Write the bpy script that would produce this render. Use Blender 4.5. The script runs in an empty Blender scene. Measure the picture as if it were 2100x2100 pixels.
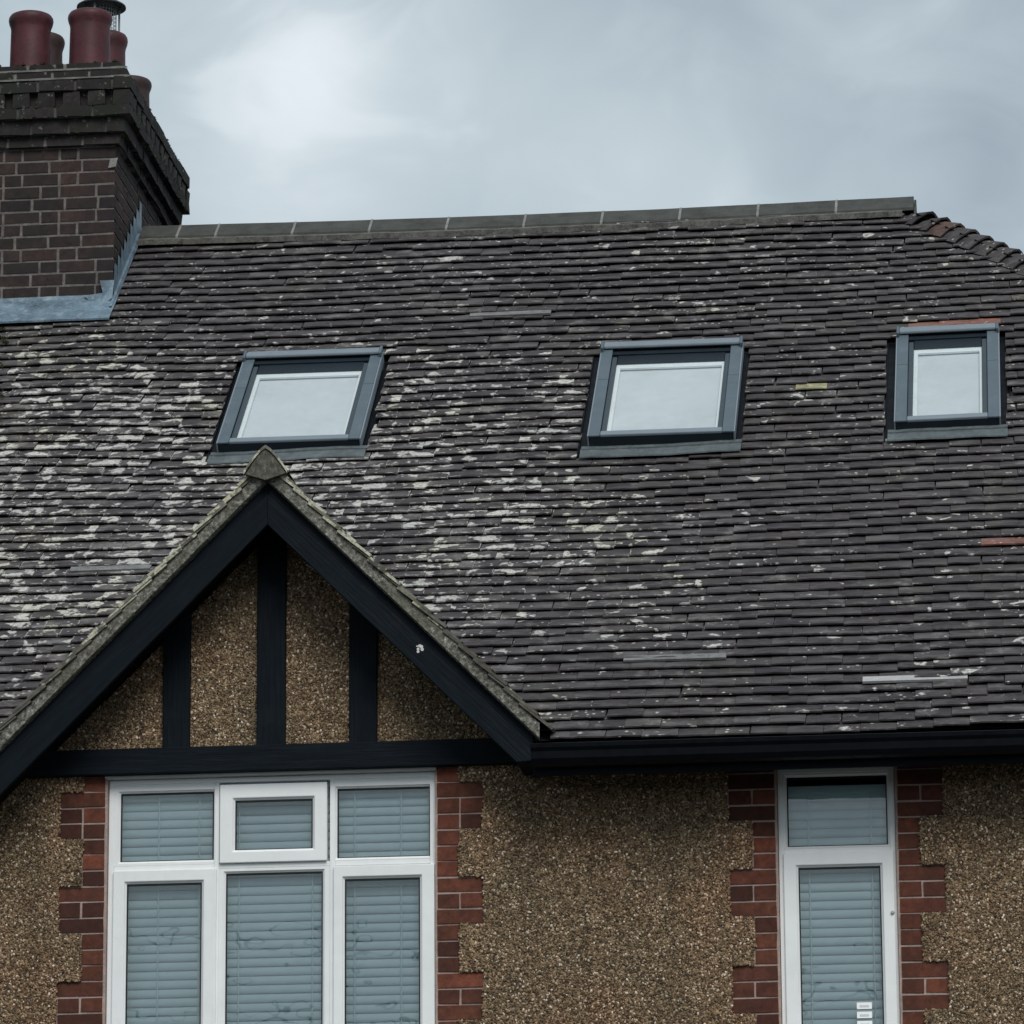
import bpy, math, random
import numpy as np
from mathutils import Vector, Matrix, Euler, noise as mnoise

R = math.radians
rng = random.Random(11)
nrng = np.random.default_rng(5)
sc = bpy.context.scene
COL = sc.collection
H0 = 1.6                                   # eye height: house coordinates below are measured from it

# ------------------------------------------------------------------ camera
cam_d = bpy.data.cameras.new('camera'); cam = bpy.data.objects.new('camera', cam_d); COL.objects.link(cam)
cam_d.sensor_fit = 'HORIZONTAL'; cam_d.sensor_width = 36.0
cam_d.lens = 36.0 * 10055.45 / 2100.0
cam_d.clip_start = 0.5; cam_d.clip_end = 2000
yaw, pit, rol = R(-6.293), R(14.09), R(-0.396)
w = Vector((math.sin(yaw) * math.cos(pit), math.cos(yaw) * math.cos(pit), math.sin(pit)))
r0 = Vector((math.cos(yaw), -math.sin(yaw), 0)); u0 = r0.cross(w)
rr = math.cos(rol) * r0 + math.sin(rol) * u0; uu = -math.sin(rol) * r0 + math.cos(rol) * u0
M = Matrix((rr, uu, -w)).transposed().to_4x4(); M.translation = (0, -22.4451, H0)
cam.matrix_world = M
sc.camera = cam

# ------------------------------------------------------------------ light: overcast daylight
SUN_EL, SUN_AZ = 42.0, 162.0               # azimuth clockwise from +y: behind and above the photographer
sd = bpy.data.lights.new('sun', 'SUN'); sd.energy = 1.5; sd.angle = R(32); sd.color = (1.0, 0.965, 0.92)
sun = bpy.data.objects.new('sun', sd); COL.objects.link(sun)
sv = Vector((math.sin(R(SUN_AZ)) * math.cos(R(SUN_EL)), math.cos(R(SUN_AZ)) * math.cos(R(SUN_EL)), math.sin(R(SUN_EL))))
sun.rotation_euler = sv.to_track_quat('Z', 'Y').to_euler(); sun.location = (0, -30, 40)

world = bpy.data.worlds.new('World'); sc.world = world; world.use_nodes = True
wt = world.node_tree; wt.nodes.clear()
def wn(t, **k):
    n = wt.nodes.new(t)
    for a, b in k.items(): setattr(n, a, b)
    return n
def wl(a, b): wt.links.new(a, b)
out = wn('ShaderNodeOutputWorld'); bg = wn('ShaderNodeBackground'); bg.inputs[1].default_value = 0.1
sky = wn('ShaderNodeTexSky', sky_type='NISHITA', sun_disc=False, sun_elevation=R(SUN_EL), sun_rotation=R(SUN_AZ))
sky.air_density = 1.0; sky.dust_density = 2.0
tc = wn('ShaderNodeTexCoord')
def wmath(op, a, b=None, clamp=False):
    n = wn('ShaderNodeMath', operation=op); n.use_clamp = clamp
    for i, v in enumerate((a, b)):
        if v is None: continue
        if isinstance(v, (int, float)): n.inputs[i].default_value = v
        else: wl(v, n.inputs[i])
    return n.outputs[0]
def wnoise(scale, detail, off, dist=0.3, zs=1.6):
    mp = wn('ShaderNodeMapping'); mp.inputs['Location'].default_value = off; mp.inputs['Scale'].default_value = (1, 1, zs)
    wl(tc.outputs['Generated'], mp.inputs[0])
    n = wn('ShaderNodeTexNoise'); n.inputs['Scale'].default_value = scale; n.inputs['Detail'].default_value = detail
    n.inputs['Roughness'].default_value = 0.48; n.inputs['Distortion'].default_value = dist
    wl(mp.outputs[0], n.inputs['Vector']); return n.outputs['Fac']
n_big = wnoise(6.0, 3, (0.35, 0.2, 0.1), 0.4)
n_mid = wnoise(15.0, 4, (3.1, 1.2, 0.4), 0.5)
n_fine = wnoise(30.0, 5, (1.7, 0.3, 2.4), 0.7)
def blob(d, rad):
    """a thin place in the cloud sheet, soft edged"""
    d = Vector(d).normalized()
    vm = wn('ShaderNodeVectorMath', operation='DISTANCE'); wl(tc.outputs['Generated'], vm.inputs[0]); vm.inputs[1].default_value = d
    dd = wmath('ADD', vm.outputs['Value'], wmath('ADD', wmath('MULTIPLY', wmath('SUBTRACT', n_fine, 0.5), 0.10), wmath('MULTIPLY', wmath('SUBTRACT', n_mid, 0.5), 0.06)))
    mr = wn('ShaderNodeMapRange', interpolation_type='SMOOTHSTEP'); wl(dd, mr.inputs['Value'])
    mr.inputs['From Min'].default_value = rad; mr.inputs['From Max'].default_value = 0.0
    return mr.outputs['Result']
thin = None
for d_, rad, amp in (((-0.1427, 0.9309, 0.3363), 0.034, 0.24), ((-0.1445, 0.9350, 0.3255), 0.036, 0.17), ((-0.1506, 0.9379, 0.3161), 0.030, 0.13),
                     ((-0.152, 0.938, 0.316), 0.085, 0.17), ((-0.0789, 0.9480, 0.3105), 0.030, 0.12), ((-0.1072, 0.9348, 0.3374), 0.030, 0.06)):
    bb = wmath('MULTIPLY', blob(d_, rad), amp); thin = bb if thin is None else wmath('ADD', thin, bb)
thin = wmath('MULTIPLY', thin, wmath('ADD', wmath('MULTIPLY', n_fine, 1.5), 0.10))
base = wmath('ADD', wmath('ADD', wmath('MULTIPLY', n_big, 0.50), wmath('MULTIPLY', n_mid, 0.50)), wmath('MULTIPLY', n_fine, 0.50))
cl = wmath('ADD', wmath('ADD', base, thin), -0.285)
ramp = wn('ShaderNodeValToRGB'); wl(cl, ramp.inputs[0])
e = ramp.color_ramp.elements
e[0].position = 0.18; e[0].color = (0.218, 0.260, 0.305, 1)
e[1].position = 1.0; e[1].color = (0.585, 0.63, 0.655, 1)
m1 = ramp.color_ramp.elements.new(0.5); m1.color = (0.325, 0.385, 0.418, 1)
sc10 = wn('ShaderNodeVectorMath', operation='SCALE'); wl(ramp.outputs[0], sc10.inputs[0]); sc10.inputs['Scale'].default_value = 10.0
mix = wn('ShaderNodeMix', data_type='RGBA'); mix.inputs['Factor'].default_value = 0.93
wl(sky.outputs[0], mix.inputs['A']); wl(sc10.outputs[0], mix.inputs['B'])
wl(mix.outputs['Result'], bg.inputs[0]); wl(bg.outputs[0], out.inputs[0])

vs = sc.view_settings
sc.display_settings.display_device = 'sRGB'
vs.view_transform = 'Standard'; vs.look = 'None'; vs.exposure = 0.5; vs.gamma = 1.0; vs.use_curve_mapping = False

# ------------------------------------------------------------------ material helpers
class Mat:
    def __init__(s, name, rough=0.8, spec=0.3):
        s.m = bpy.data.materials.new(name); s.m.use_nodes = True; s.t = s.m.node_tree
        s.b = s.t.nodes['Principled BSDF']; s.b.inputs['Roughness'].default_value = rough
        s.b.inputs['Specular IOR Level'].default_value = spec
    def n(s, t, **k):
        n = s.t.nodes.new(t)
        for a, b in k.items(): setattr(n, a, b)
        return n
    def l(s, a, b): s.t.links.new(a, b)
    def put(s, sock, v):
        if isinstance(v, (int, float)): sock.default_value = v
        elif isinstance(v, tuple): sock.default_value = v if len(v) != 3 or sock.type == 'VECTOR' else (*v, 1)
        else: s.l(v, sock)
    def math(s, op, a, b=None, clamp=False):
        n = s.n('ShaderNodeMath', operation=op); n.use_clamp = clamp
        s.put(n.inputs[0], a)
        if b is not None: s.put(n.inputs[1], b)
        return n.outputs[0]
    def pos(s, scale=(1, 1, 1), off=None):
        g = s.n('ShaderNodeNewGeometry'); mp = s.n('ShaderNodeMapping'); mp.inputs['Scale'].default_value = scale
        if off is not None: s.put(mp.inputs['Location'], off)
        s.l(g.outputs['Position'], mp.inputs[0]); return mp.outputs[0]
    def noise(s, vec, scale, detail=4, rough=0.55, dist=0.0):
        n = s.n('ShaderNodeTexNoise'); s.l(vec, n.inputs['Vector'])
        n.inputs['Scale'].default_value = scale; n.inputs['Detail'].default_value = detail
        n.inputs['Roughness'].default_value = rough; n.inputs['Distortion'].default_value = dist
        return n.outputs['Fac']
    def ramp(s, fac, stops):
        n = s.n('ShaderNodeValToRGB'); s.put(n.inputs[0], fac)
        el = n.color_ramp.elements
        while len(el) < len(stops): el.new(0.5)
        for q, (p, c) in zip(el, stops): q.position = p; q.color = (*c, 1) if len(c) == 3 else c
        return n.outputs[0]
    def map(s, v, a, b, c=0.0, d=1.0, smooth=True):
        n = s.n('ShaderNodeMapRange'); n.interpolation_type = 'SMOOTHSTEP' if smooth else 'LINEAR'
        s.put(n.inputs['Value'], v)
        for k, x in (('From Min', a), ('From Max', b), ('To Min', c), ('To Max', d)): s.put(n.inputs[k], x)
        return n.outputs[0]
    def mix(s, f, a, b, mode='MIX'):
        n = s.n('ShaderNodeMix', data_type='RGBA', blend_type=mode)
        s.put(n.inputs['Factor'], f); s.put(n.inputs['A'], a); s.put(n.inputs['B'], b); return n.outputs['Result']
    def attr(s, name):
        n = s.n('ShaderNodeAttribute', attribute_name=name); return n.outputs['Fac']
    def objrnd(s): return s.n('ShaderNodeObjectInfo').outputs['Random']
    def color(s, c): s.put(s.b.inputs['Base Color'], c)
    def rough(s, c): s.put(s.b.inputs['Roughness'], c)
    def bump(s, h, strength=0.3, dist=0.01):
        n = s.n('ShaderNodeBump'); n.inputs['Strength'].default_value = strength; n.inputs['Distance'].default_value = dist
        s.put(n.inputs['Height'], h); s.l(n.outputs[0], s.b.inputs['Normal'])

def paint(name, col, rough=0.5, spec=0.4, var=0.12, sc_=6.0, bump=0.08, metal=0.0, dirt=None, dirt_amt=0.35):
    m = Mat(name, rough, spec); p = m.pos()
    n1 = m.noise(p, sc_, 5, 0.6); n2 = m.noise(p, sc_ * 7, 4, 0.6)
    f = m.math('ADD', m.math('MULTIPLY', n1, 0.6), m.math('MULTIPLY', n2, 0.4))
    lo = tuple(c * (1 - var * 1.6) for c in col); hi = tuple(min(1, c * (1 + var)) for c in col)
    c = m.ramp(f, [(0.3, lo), (0.7, hi)])
    if dirt:
        d = m.map(m.noise(m.pos((1.4, 1.4, 0.5)), sc_ * 1.7, 6, 0.65), 0.5, 0.72)
        c = m.mix(m.math('MULTIPLY', d, dirt_amt), c, dirt)
    m.color(c); m.rough(m.map(n2, 0.3, 0.7, rough * 0.85, min(1, rough * 1.15)))
    if bump: m.bump(n2, bump, 0.004)
    m.b.inputs['Metallic'].default_value = metal
    return m.m

MT = {}
# --- plain clay tiles with lichen
def tile_mat(name, base_stops, lich=1.0, yellow=0.0):
    m = Mat(name, 0.82, 0.25)
    rnd = m.math('FRACT', m.math('ADD', m.attr('rnd'), m.objrnd()))
    off = m.n('ShaderNodeCombineXYZ')
    m.l(m.math('MULTIPLY', rnd, 17.0), off.inputs[0]); m.l(m.math('MULTIPLY', rnd, 29.0), off.inputs[1]); m.l(m.math('MULTIPLY', rnd, 11.0), off.inputs[2])
    wp = m.pos(); tp = m.pos((1, 1, 1), off.outputs[0])
    base = m.ramp(rnd, base_stops)
    grain = m.noise(m.pos((0.4, 1, 1), off.outputs[0]), 42, 6, 0.7)
    base = m.mix(1.0, base, m.ramp(grain, [(0.28, (0.38, 0.38, 0.39)), (0.72, (1.62, 1.6, 1.56))]), 'MULTIPLY')
    big = m.noise(wp, 0.85, 3, 0.5)
    # how much grows where: dense on the left and in a belt across the middle, thin to the right and near the eaves
    sx = m.n('ShaderNodeSeparateXYZ'); m.l(wp, sx.inputs[0])
    left = m.map(sx.outputs[0], -0.6, -4.0, 0.0, 1.0)
    mid = m.math('MULTIPLY', m.map(sx.outputs[2], 6.05, 7.1, 0.0, 1.0), m.map(sx.outputs[2], 9.7, 8.3, 0.0, 1.0))
    dens = m.math('ADD', m.math('MULTIPLY', m.math('MULTIPLY', left, mid), 0.122), m.math('MULTIPLY', m.math('SUBTRACT', big, 0.5), 0.20))
    patch = m.noise(m.pos((0.85, 0.7, 0.7), off.outputs[0]), 11.0, 3, 0.55, 0.2)
    thr = m.math('SUBTRACT', 0.648, m.math('MULTIPLY', dens, 1.05 * lich))
    mask = m.map(patch, thr, m.math('ADD', thr, 0.055))
    # crusts along tile edges
    uv = m.n('ShaderNodeUVMap', uv_map='UVMap'); su = m.n('ShaderNodeSeparateXYZ'); m.l(uv.outputs[0], su.inputs[0])
    eu = m.map(m.math('ABSOLUTE', m.math('SUBTRACT', su.outputs[0], 0.5)), 0.465, 0.5)
    ev = m.map(su.outputs[1], 0.07, 0.0)
    edge = m.math('MAXIMUM', eu, ev)
    en = m.noise(tp, 14, 4, 0.6)
    ethr = m.math('SUBTRACT', 0.62, m.math('MULTIPLY', dens, 1.1 * lich))
    emask = m.math('MULTIPLY', edge, m.map(en, ethr, m.math('ADD', ethr, 0.06)))
    # small round spots
    vo = m.n('ShaderNodeTexVoronoi'); m.l(tp, vo.inputs['Vector']); vo.inputs['Scale'].default_value = 26
    sp = m.math('MULTIPLY', m.map(vo.outputs['Distance'], 0.26, 0.16), m.map(m.noise(tp, 5.0, 2), m.math('SUBTRACT', 0.56, m.math('MULTIPLY', dens, 0.9)), 0.62))
    mask = m.math('MAXIMUM', m.math('MAXIMUM', mask, emask), sp)
    fine = m.noise(tp, 60, 4, 0.7)
    mask = m.math('MULTIPLY', mask, m.map(fine, 0.30, 0.60, 0.30, 1.0))
    stain = m.math('MULTIPLY', m.map(m.noise(wp, 7.0, 4, 0.6), m.math('SUBTRACT', 0.54, m.math('MULTIPLY', dens, 0.9 * lich)), 0.74), 0.26)
    mask = m.math('MAXIMUM', mask, m.math('MULTIPLY', stain, m.map(fine, 0.35, 0.6, 0.4, 1.0)))
    hue = m.noise(wp, 1.6, 3, 0.5)
    lc = m.ramp(m.math('ADD', hue, m.math('MULTIPLY', rnd, 0.12 )), [(0.44, (0.47, 0.465, 0.445)), (0.62, (0.60, 0.59, 0.545)), (0.78, (0.54, 0.52, 0.42))])
    if yellow: lc = m.mix(yellow, lc, (0.48, 0.46, 0.20))
    # thin green-grey algae film
    film = m.math('MULTIPLY', m.map(m.noise(m.pos((0.4, 1, 1.5), off.outputs[0]), 4.2, 4), 0.46, 0.66), m.map(hue, 0.42, 0.62))
    base = m.mix(m.math('MULTIPLY', film, 0.35), base, (0.085, 0.082, 0.066))
    # the pale bloom of very fine grey lichen
    bloom = m.map(m.noise(m.pos((0.35, 1, 1.3), off.outputs[0]), 8.0, 5, 0.6), 0.42, 0.75)
    base = m.mix(m.math('MULTIPLY', bloom, 0.6), base, (0.15, 0.148, 0.15))
    m.color(m.mix(mask, base, lc))
    h = m.math('ADD', m.math('MULTIPLY', grain, 0.6), m.math('MULTIPLY', mask, 0.6))
    m.bump(h, 0.55, 0.004)
    return m.m
TILE = [(0.0, (0.039, 0.034, 0.039)), (0.3, (0.049, 0.044, 0.049)), (0.55, (0.056, 0.050, 0.054)), (0.8, (0.063, 0.056, 0.058)), (1.0, (0.044, 0.039, 0.045))]
MT['tile'] = tile_mat('clay_tile', TILE)
MT['tile_red'] = tile_mat('terracotta_tile', [(0.0, (0.17, 0.075, 0.06)), (1.0, (0.23, 0.10, 0.075))], 0.7)
MT['tile_brown'] = tile_mat('brown_tile', [(0.0, (0.085, 0.055, 0.05)), (1.0, (0.10, 0.065, 0.055))], 0.7)
MT['tile_plain'] = tile_mat('bare_clay_tile', TILE, -1.2)
MT['tile_yellow'] = tile_mat('lichened_tile', [(0.0, (0.30, 0.29, 0.17)), (1.0, (0.36, 0.34, 0.20))], 3.2, 0.8)
MT['gable_tile'] = tile_mat('verge_tile', [(0.0, (0.075, 0.070, 0.058)), (1.0, (0.11, 0.105, 0.085))], 1.5, 0.35)
MT['ridge'] = paint('ridge_tile', (0.062, 0.066, 0.060), 0.8, 0.3, 0.35, 9, 0.3, dirt=(0.10, 0.085, 0.07))
MT['deck'] = paint('roof_underlay', (0.018, 0.018, 0.018), 0.95, 0.1, 0.2, 5, 0)
MT['mortar'] = paint('bedding_mortar', (0.20, 0.195, 0.175), 0.95, 0.1, 0.35, 14, 0.6, dirt=(0.10, 0.10, 0.085), dirt_amt=0.7)
MT['ridge_bed'] = paint('ridge_bed_mortar', (0.15, 0.148, 0.135), 0.95, 0.1, 0.5, 16, 0.8, dirt=(0.055, 0.055, 0.05), dirt_amt=0.85)
MT['joint'] = paint('ridge_joint_mortar', (0.24, 0.24, 0.23), 0.95, 0.1, 0.3, 14, 0.5)
vm = Mat('verge_mortar', 0.95, 0.1); vp_ = vm.pos(); v1 = vm.noise(vp_, 55, 6, 0.7); v2 = vm.noise(vp_, 7, 4, 0.6)
vc = vm.ramp(v1, [(0.33, (0.038, 0.037, 0.031)), (0.48, (0.125, 0.122, 0.105)), (0.60, (0.25, 0.247, 0.22)), (0.70, (0.48, 0.475, 0.44))])
vm.color(vm.mix(vm.math('MULTIPLY', vm.map(v2, 0.45, 0.66), 0.5), vc, (0.105, 0.108, 0.075))); vm.bump(v1, 1.0, 0.008); MT['verge'] = vm.m
MT['cap'] = paint('gable_cap_mortar', (0.115, 0.112, 0.095), 0.95, 0.1, 0.55, 34, 1.0, dirt=(0.26, 0.26, 0.20), dirt_amt=0.6)
MT['lead'] = paint('lead_sheet', (0.15, 0.215, 0.27), 0.5, 0.3, 0.4, 7, 0.4, dirt=(0.27, 0.335, 0.375), dirt_amt=0.8)
MT['strip'] = paint('pale_metal_strip', (0.40, 0.40, 0.40), 0.5, 0.4, 0.15, 8, 0.1)
MT['strip_dull'] = paint('dull_metal_strip', (0.20, 0.20, 0.20), 0.7, 0.2, 0.3, 14, 0.2, dirt=(0.09, 0.09, 0.09), dirt_amt=0.7)
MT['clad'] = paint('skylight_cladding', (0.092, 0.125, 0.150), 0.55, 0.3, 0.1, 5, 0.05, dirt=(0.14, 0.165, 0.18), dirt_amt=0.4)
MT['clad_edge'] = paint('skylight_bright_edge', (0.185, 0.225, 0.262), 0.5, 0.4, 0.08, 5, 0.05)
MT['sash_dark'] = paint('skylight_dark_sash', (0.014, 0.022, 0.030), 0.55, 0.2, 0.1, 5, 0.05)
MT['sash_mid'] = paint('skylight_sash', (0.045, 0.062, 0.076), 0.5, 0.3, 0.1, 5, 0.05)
MT['flash'] = paint('skylight_apron', (0.105, 0.128, 0.137), 0.6, 0.3, 0.35, 6, 0.25, dirt=(0.065, 0.075, 0.072), dirt_amt=0.7)
def wood(name, rot):
    """black paint over sawn timber, the grain running along the board"""
    m = Mat(name, 0.6, 0.10); g_ = m.n('ShaderNodeNewGeometry'); a = m.n('ShaderNodeMapping'); a.inputs['Rotation'].default_value = (0, rot, 0)
    b = m.n('ShaderNodeMapping'); b.inputs['Scale'].default_value = (0.09, 1, 1.6); m.l(g_.outputs['Position'], a.inputs[0]); m.l(a.outputs[0], b.inputs[0])
    gr = m.noise(b.outputs[0], 46, 5, 0.65, 0.4); bl = m.noise(g_.outputs['Position'], 5, 5, 0.65)
    c = m.ramp(gr, [(0.30, (0.0018, 0.0040, 0.0068)), (0.55, (0.0036, 0.0074, 0.0120)), (0.78, (0.0075, 0.0125, 0.0180))])
    c = m.mix(m.math('MULTIPLY', m.map(bl, 0.50, 0.72), 0.55), c, (0.0105, 0.0150, 0.0195))
    fl = m.map(m.noise(b.outputs[0], 21, 6, 0.8, 0.8), 0.735, 0.76); c = m.mix(m.math('MULTIPLY', fl, 0.5), c, (0.05, 0.055, 0.055))
    m.color(c); m.rough(m.map(bl, 0.3, 0.7, 0.5, 0.72)); m.bump(gr, 0.7, 0.004); return m.m
MT['blackwood'] = wood('black_painted_board', 0.0); MT['wood_stud'] = wood('black_painted_stud', R(90)); MT['wood_l'] = wood('black_painted_rake_left', R(45)); MT['wood_r'] = wood('black_painted_rake_right', R(-45))
MT['gutter'] = paint('black_gutter_plastic', (0.0035, 0.0048, 0.0075), 0.5, 0.12, 0.2, 3, 0.05)
MT['soffit'] = paint('black_soffit', (0.004, 0.0048, 0.006), 0.8, 0.08, 0.2, 3, 0)
MT['upvc'] = paint('white_upvc', (0.82, 0.845, 0.85), 0.35, 0.45, 0.04, 2.5, 0.02, dirt=(0.60, 0.62, 0.61), dirt_amt=0.25)
MT['gasket'] = paint('black_gasket', (0.008, 0.010, 0.011), 0.6, 0.3, 0.1, 5, 0)
MT['slat'] = paint('blind_slat', (0.78, 0.89, 0.92), 0.45, 0.35, 0.03, 2, 0)
MT['skyblind'] = paint('pale_roller_blind', (0.66, 0.68, 0.70), 0.9, 0.1, 0.07, 2.5, 0, dirt=(0.55, 0.57, 0.58), dirt_amt=0.5)
MT['pot'] = paint('glazed_chimney_pot', (0.078, 0.024, 0.030), 0.5, 0.25, 0.3, 7, 0.25, dirt=(0.040, 0.028, 0.027), dirt_amt=0.8)
MT['potdark'] = paint('sooty_chimney_pot', (0.052, 0.032, 0.032), 0.6, 0.3, 0.3, 7, 0.15, dirt=(0.03, 0.03, 0.028), dirt_amt=0.7)
MT['cowl'] = paint('cowl_metal', (0.045, 0.052, 0.062), 0.45, 0.5, 0.2, 8, 0.1)
MT['wire'] = paint('steel_wire', (0.22, 0.24, 0.26), 0.4, 0.5, 0.1, 8, 0)
MT['card_white'] = paint('light_card_white', (0.93, 0.95, 0.95), 0.6, 0.3, 0.02, 9, 0)  # bright light of open louvres, put into a white colour
MT['print'] = paint('light_card_grey', (0.62, 0.66, 0.66), 0.6, 0.3, 0.1, 60, 0)  # faint grey lines across those white cards
MT['dark'] = paint('room_darkness', (0.05, 0.055, 0.06), 0.9, 0.1, 0.1, 1, 0)  # darkness of the unlit rooms, put into the colour
MT['silver'] = paint('grey_metal', (0.42, 0.43, 0.43), 0.4, 0.5, 0.1, 6, 0.05)
MT['moss'] = paint('moss', (0.035, 0.042, 0.016), 0.95, 0.1, 0.5, 30, 0.8)
MT['dropping'] = paint('chalky_blob', (0.6, 0.6, 0.58), 0.9, 0.1, 0.1, 30, 0)

def brick_mat(name, stops, soot=None, soot_amt=0.6, lich=0.0):
    m = Mat(name, 0.85, 0.2); rnd = m.math('FRACT', m.math('ADD', m.attr('rnd'), m.objrnd()))
    p = m.pos(); n = m.noise(p, 26, 6, 0.65); c = m.ramp(rnd, stops)
    c = m.mix(1.0, c, m.ramp(n, [(0.3, (0.62, 0.62, 0.62)), (0.72, (1.35, 1.3, 1.3))]), 'MULTIPLY')
    if soot:
        d = m.map(m.noise(p, 5, 5, 0.6), 0.40, 0.62); c = m.mix(m.math('MULTIPLY', d, soot_amt), c, soot)
    if lich:
        l = m.map(m.noise(p, 24, 5, 0.7), 0.60, 0.68); c = m.mix(m.math('MULTIPLY', l, lich), c, (0.20, 0.21, 0.18))
    m.color(c); m.bump(n, 0.5, 0.004); return m.m
MT['brick_red'] = brick_mat('red_quoin_brick', [(0.0, (0.055, 0.022, 0.017)), (0.3, (0.095, 0.036, 0.024)), (0.6, (0.125, 0.047, 0.029)), (0.85, (0.155, 0.052, 0.033)), (1.0, (0.185, 0.062, 0.037))], (0.045, 0.022, 0.018), 0.5)
MT['brick_chim'] = brick_mat('dark_chimney_brick', [(0.0, (0.026, 0.021, 0.021)), (0.5, (0.036, 0.027, 0.026)), (0.85, (0.045, 0.031, 0.029)), (1.0, (0.058, 0.036, 0.031))], (0.022, 0.021, 0.022), 0.5)
MT['brick_corbel'] = brick_mat('weathered_corbel_brick', [(0.0, (0.019, 0.018, 0.019)), (1.0, (0.036, 0.030, 0.030))], (0.020, 0.023, 0.019), 0.8, 0.75)
MT['brick_bright'] = brick_mat('bright_orange_brick', [(0.0, (0.15, 0.06, 0.04)), (1.0, (0.17, 0.07, 0.045))])
MT['pointing'] = paint('chimney_pointing', (0.165, 0.15, 0.142), 0.95, 0.1, 0.45, 18, 0.5, dirt=(0.10, 0.095, 0.09), dirt_amt=0.6)
MT['pointing_red'] = paint('quoin_pointing', (0.40, 0.31, 0.275), 0.95, 0.1, 0.25, 18, 0.5)

def dash_mat():
    m = Mat('pebbledash_render', 0.9, 0.2); p = m.pos()
    v = m.n('ShaderNodeTexVoronoi'); m.l(p, v.inputs['Vector']); v.inputs['Scale'].default_value = 105
    sp = m.n('ShaderNodeSeparateColor'); m.l(v.outputs['Color'], sp.inputs[0])
    c = m.ramp(sp.outputs[0], [(0.0, (0.075, 0.052, 0.032)), (0.35, (0.17, 0.125, 0.078)), (0.7, (0.26, 0.205, 0.135)), (0.96, (0.42, 0.36, 0.27))])
    gap = m.map(v.outputs['Distance'], 0.62, 0.40)
    c = m.mix(gap, (0.045, 0.034, 0.022), c)
    m.color(c); m.bump(m.math('MULTIPLY', gap, m.map(v.outputs['Distance'], 0.6, 0.0)), 1.0, 0.006); return m.m
MT['dash'] = dash_mat()
def chip_mat():
    m = Mat('pebble_chip', 0.7, 0.35); r_ = m.attr('rnd'); p = m.pos()
    c = m.ramp(r_, [(0.0, (0.045, 0.030, 0.016)), (0.25, (0.105, 0.073, 0.040)), (0.5, (0.175, 0.127, 0.070)), (0.78, (0.25, 0.19, 0.108)), (0.92, (0.36, 0.29, 0.185)), (0.98, (0.60, 0.54, 0.42)), (1.0, (0.80, 0.76, 0.66))])
    big = m.noise(p, 1.8, 4, 0.55)
    c = m.mix(1.0, c, m.ramp(big, [(0.32, (0.86, 0.83, 0.82)), (0.52, (1.0, 0.91, 0.90)), (0.70, (1.16, 0.93, 0.88))]), 'MULTIPLY')
    stn = m.noise(m.pos((3.2, 3.2, 0.55)), 1.5, 5, 0.6)
    c = m.mix(1.0, c, m.ramp(stn, [(0.34, (0.80, 0.80, 0.78)), (0.52, (1.08, 1.07, 1.07)), (0.70, (1.20, 1.17, 1.15))]), 'MULTIPLY')
    m.color(c); return m.m
MT['chip'] = chip_mat()

def glass_mat(name, tint, refl_rough=0.0, gain=1.0):
    m = bpy.data.materials.new(name); m.use_nodes = True; t = m.node_tree; t.nodes.clear()
    o = t.nodes.new('ShaderNodeOutputMaterial'); mx = t.nodes.new('ShaderNodeMixShader')
    tr = t.nodes.new('ShaderNodeBsdfTransparent'); tr.inputs[0].default_value = (*tint, 1)
    gl = t.nodes.new('ShaderNodeBsdfGlossy'); gl.inputs['Roughness'].default_value = refl_rough
    fr = t.nodes.new('ShaderNodeFresnel'); fr.inputs[0].default_value = 1.5
    mm = t.nodes.new('ShaderNodeMath'); mm.operation = 'MULTIPLY'; mm.use_clamp = True; mm.inputs[1].default_value = gain
    g = t.nodes.new('ShaderNodeNewGeometry'); nz = t.nodes.new('ShaderNodeTexNoise'); nz.inputs['Scale'].default_value = 4.0
    bp = t.nodes.new('ShaderNodeBump'); bp.inputs['Strength'].default_value = 0.10; bp.inputs['Distance'].default_value = 0.02
    t.links.new(g.outputs['Position'], nz.inputs['Vector']); t.links.new(nz.outputs['Fac'], bp.inputs['Height']); t.links.new(bp.outputs[0], gl.inputs['Normal'])
    t.links.new(fr.outputs[0], mm.inputs[0]); t.links.new(mm.outputs[0], mx.inputs[0])
    t.links.new(tr.outputs[0], mx.inputs[1]); t.links.new(gl.outputs[0], mx.inputs[2]); t.links.new(mx.outputs[0], o.inputs[0])
    return m
MT['glass'] = glass_mat('double_glazing', (0.89, 0.975, 0.985), 0.0, 3.6)
MT['skyglass'] = glass_mat('skylight_glass', (0.90, 0.95, 0.96), 0.0, 1.9)

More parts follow.
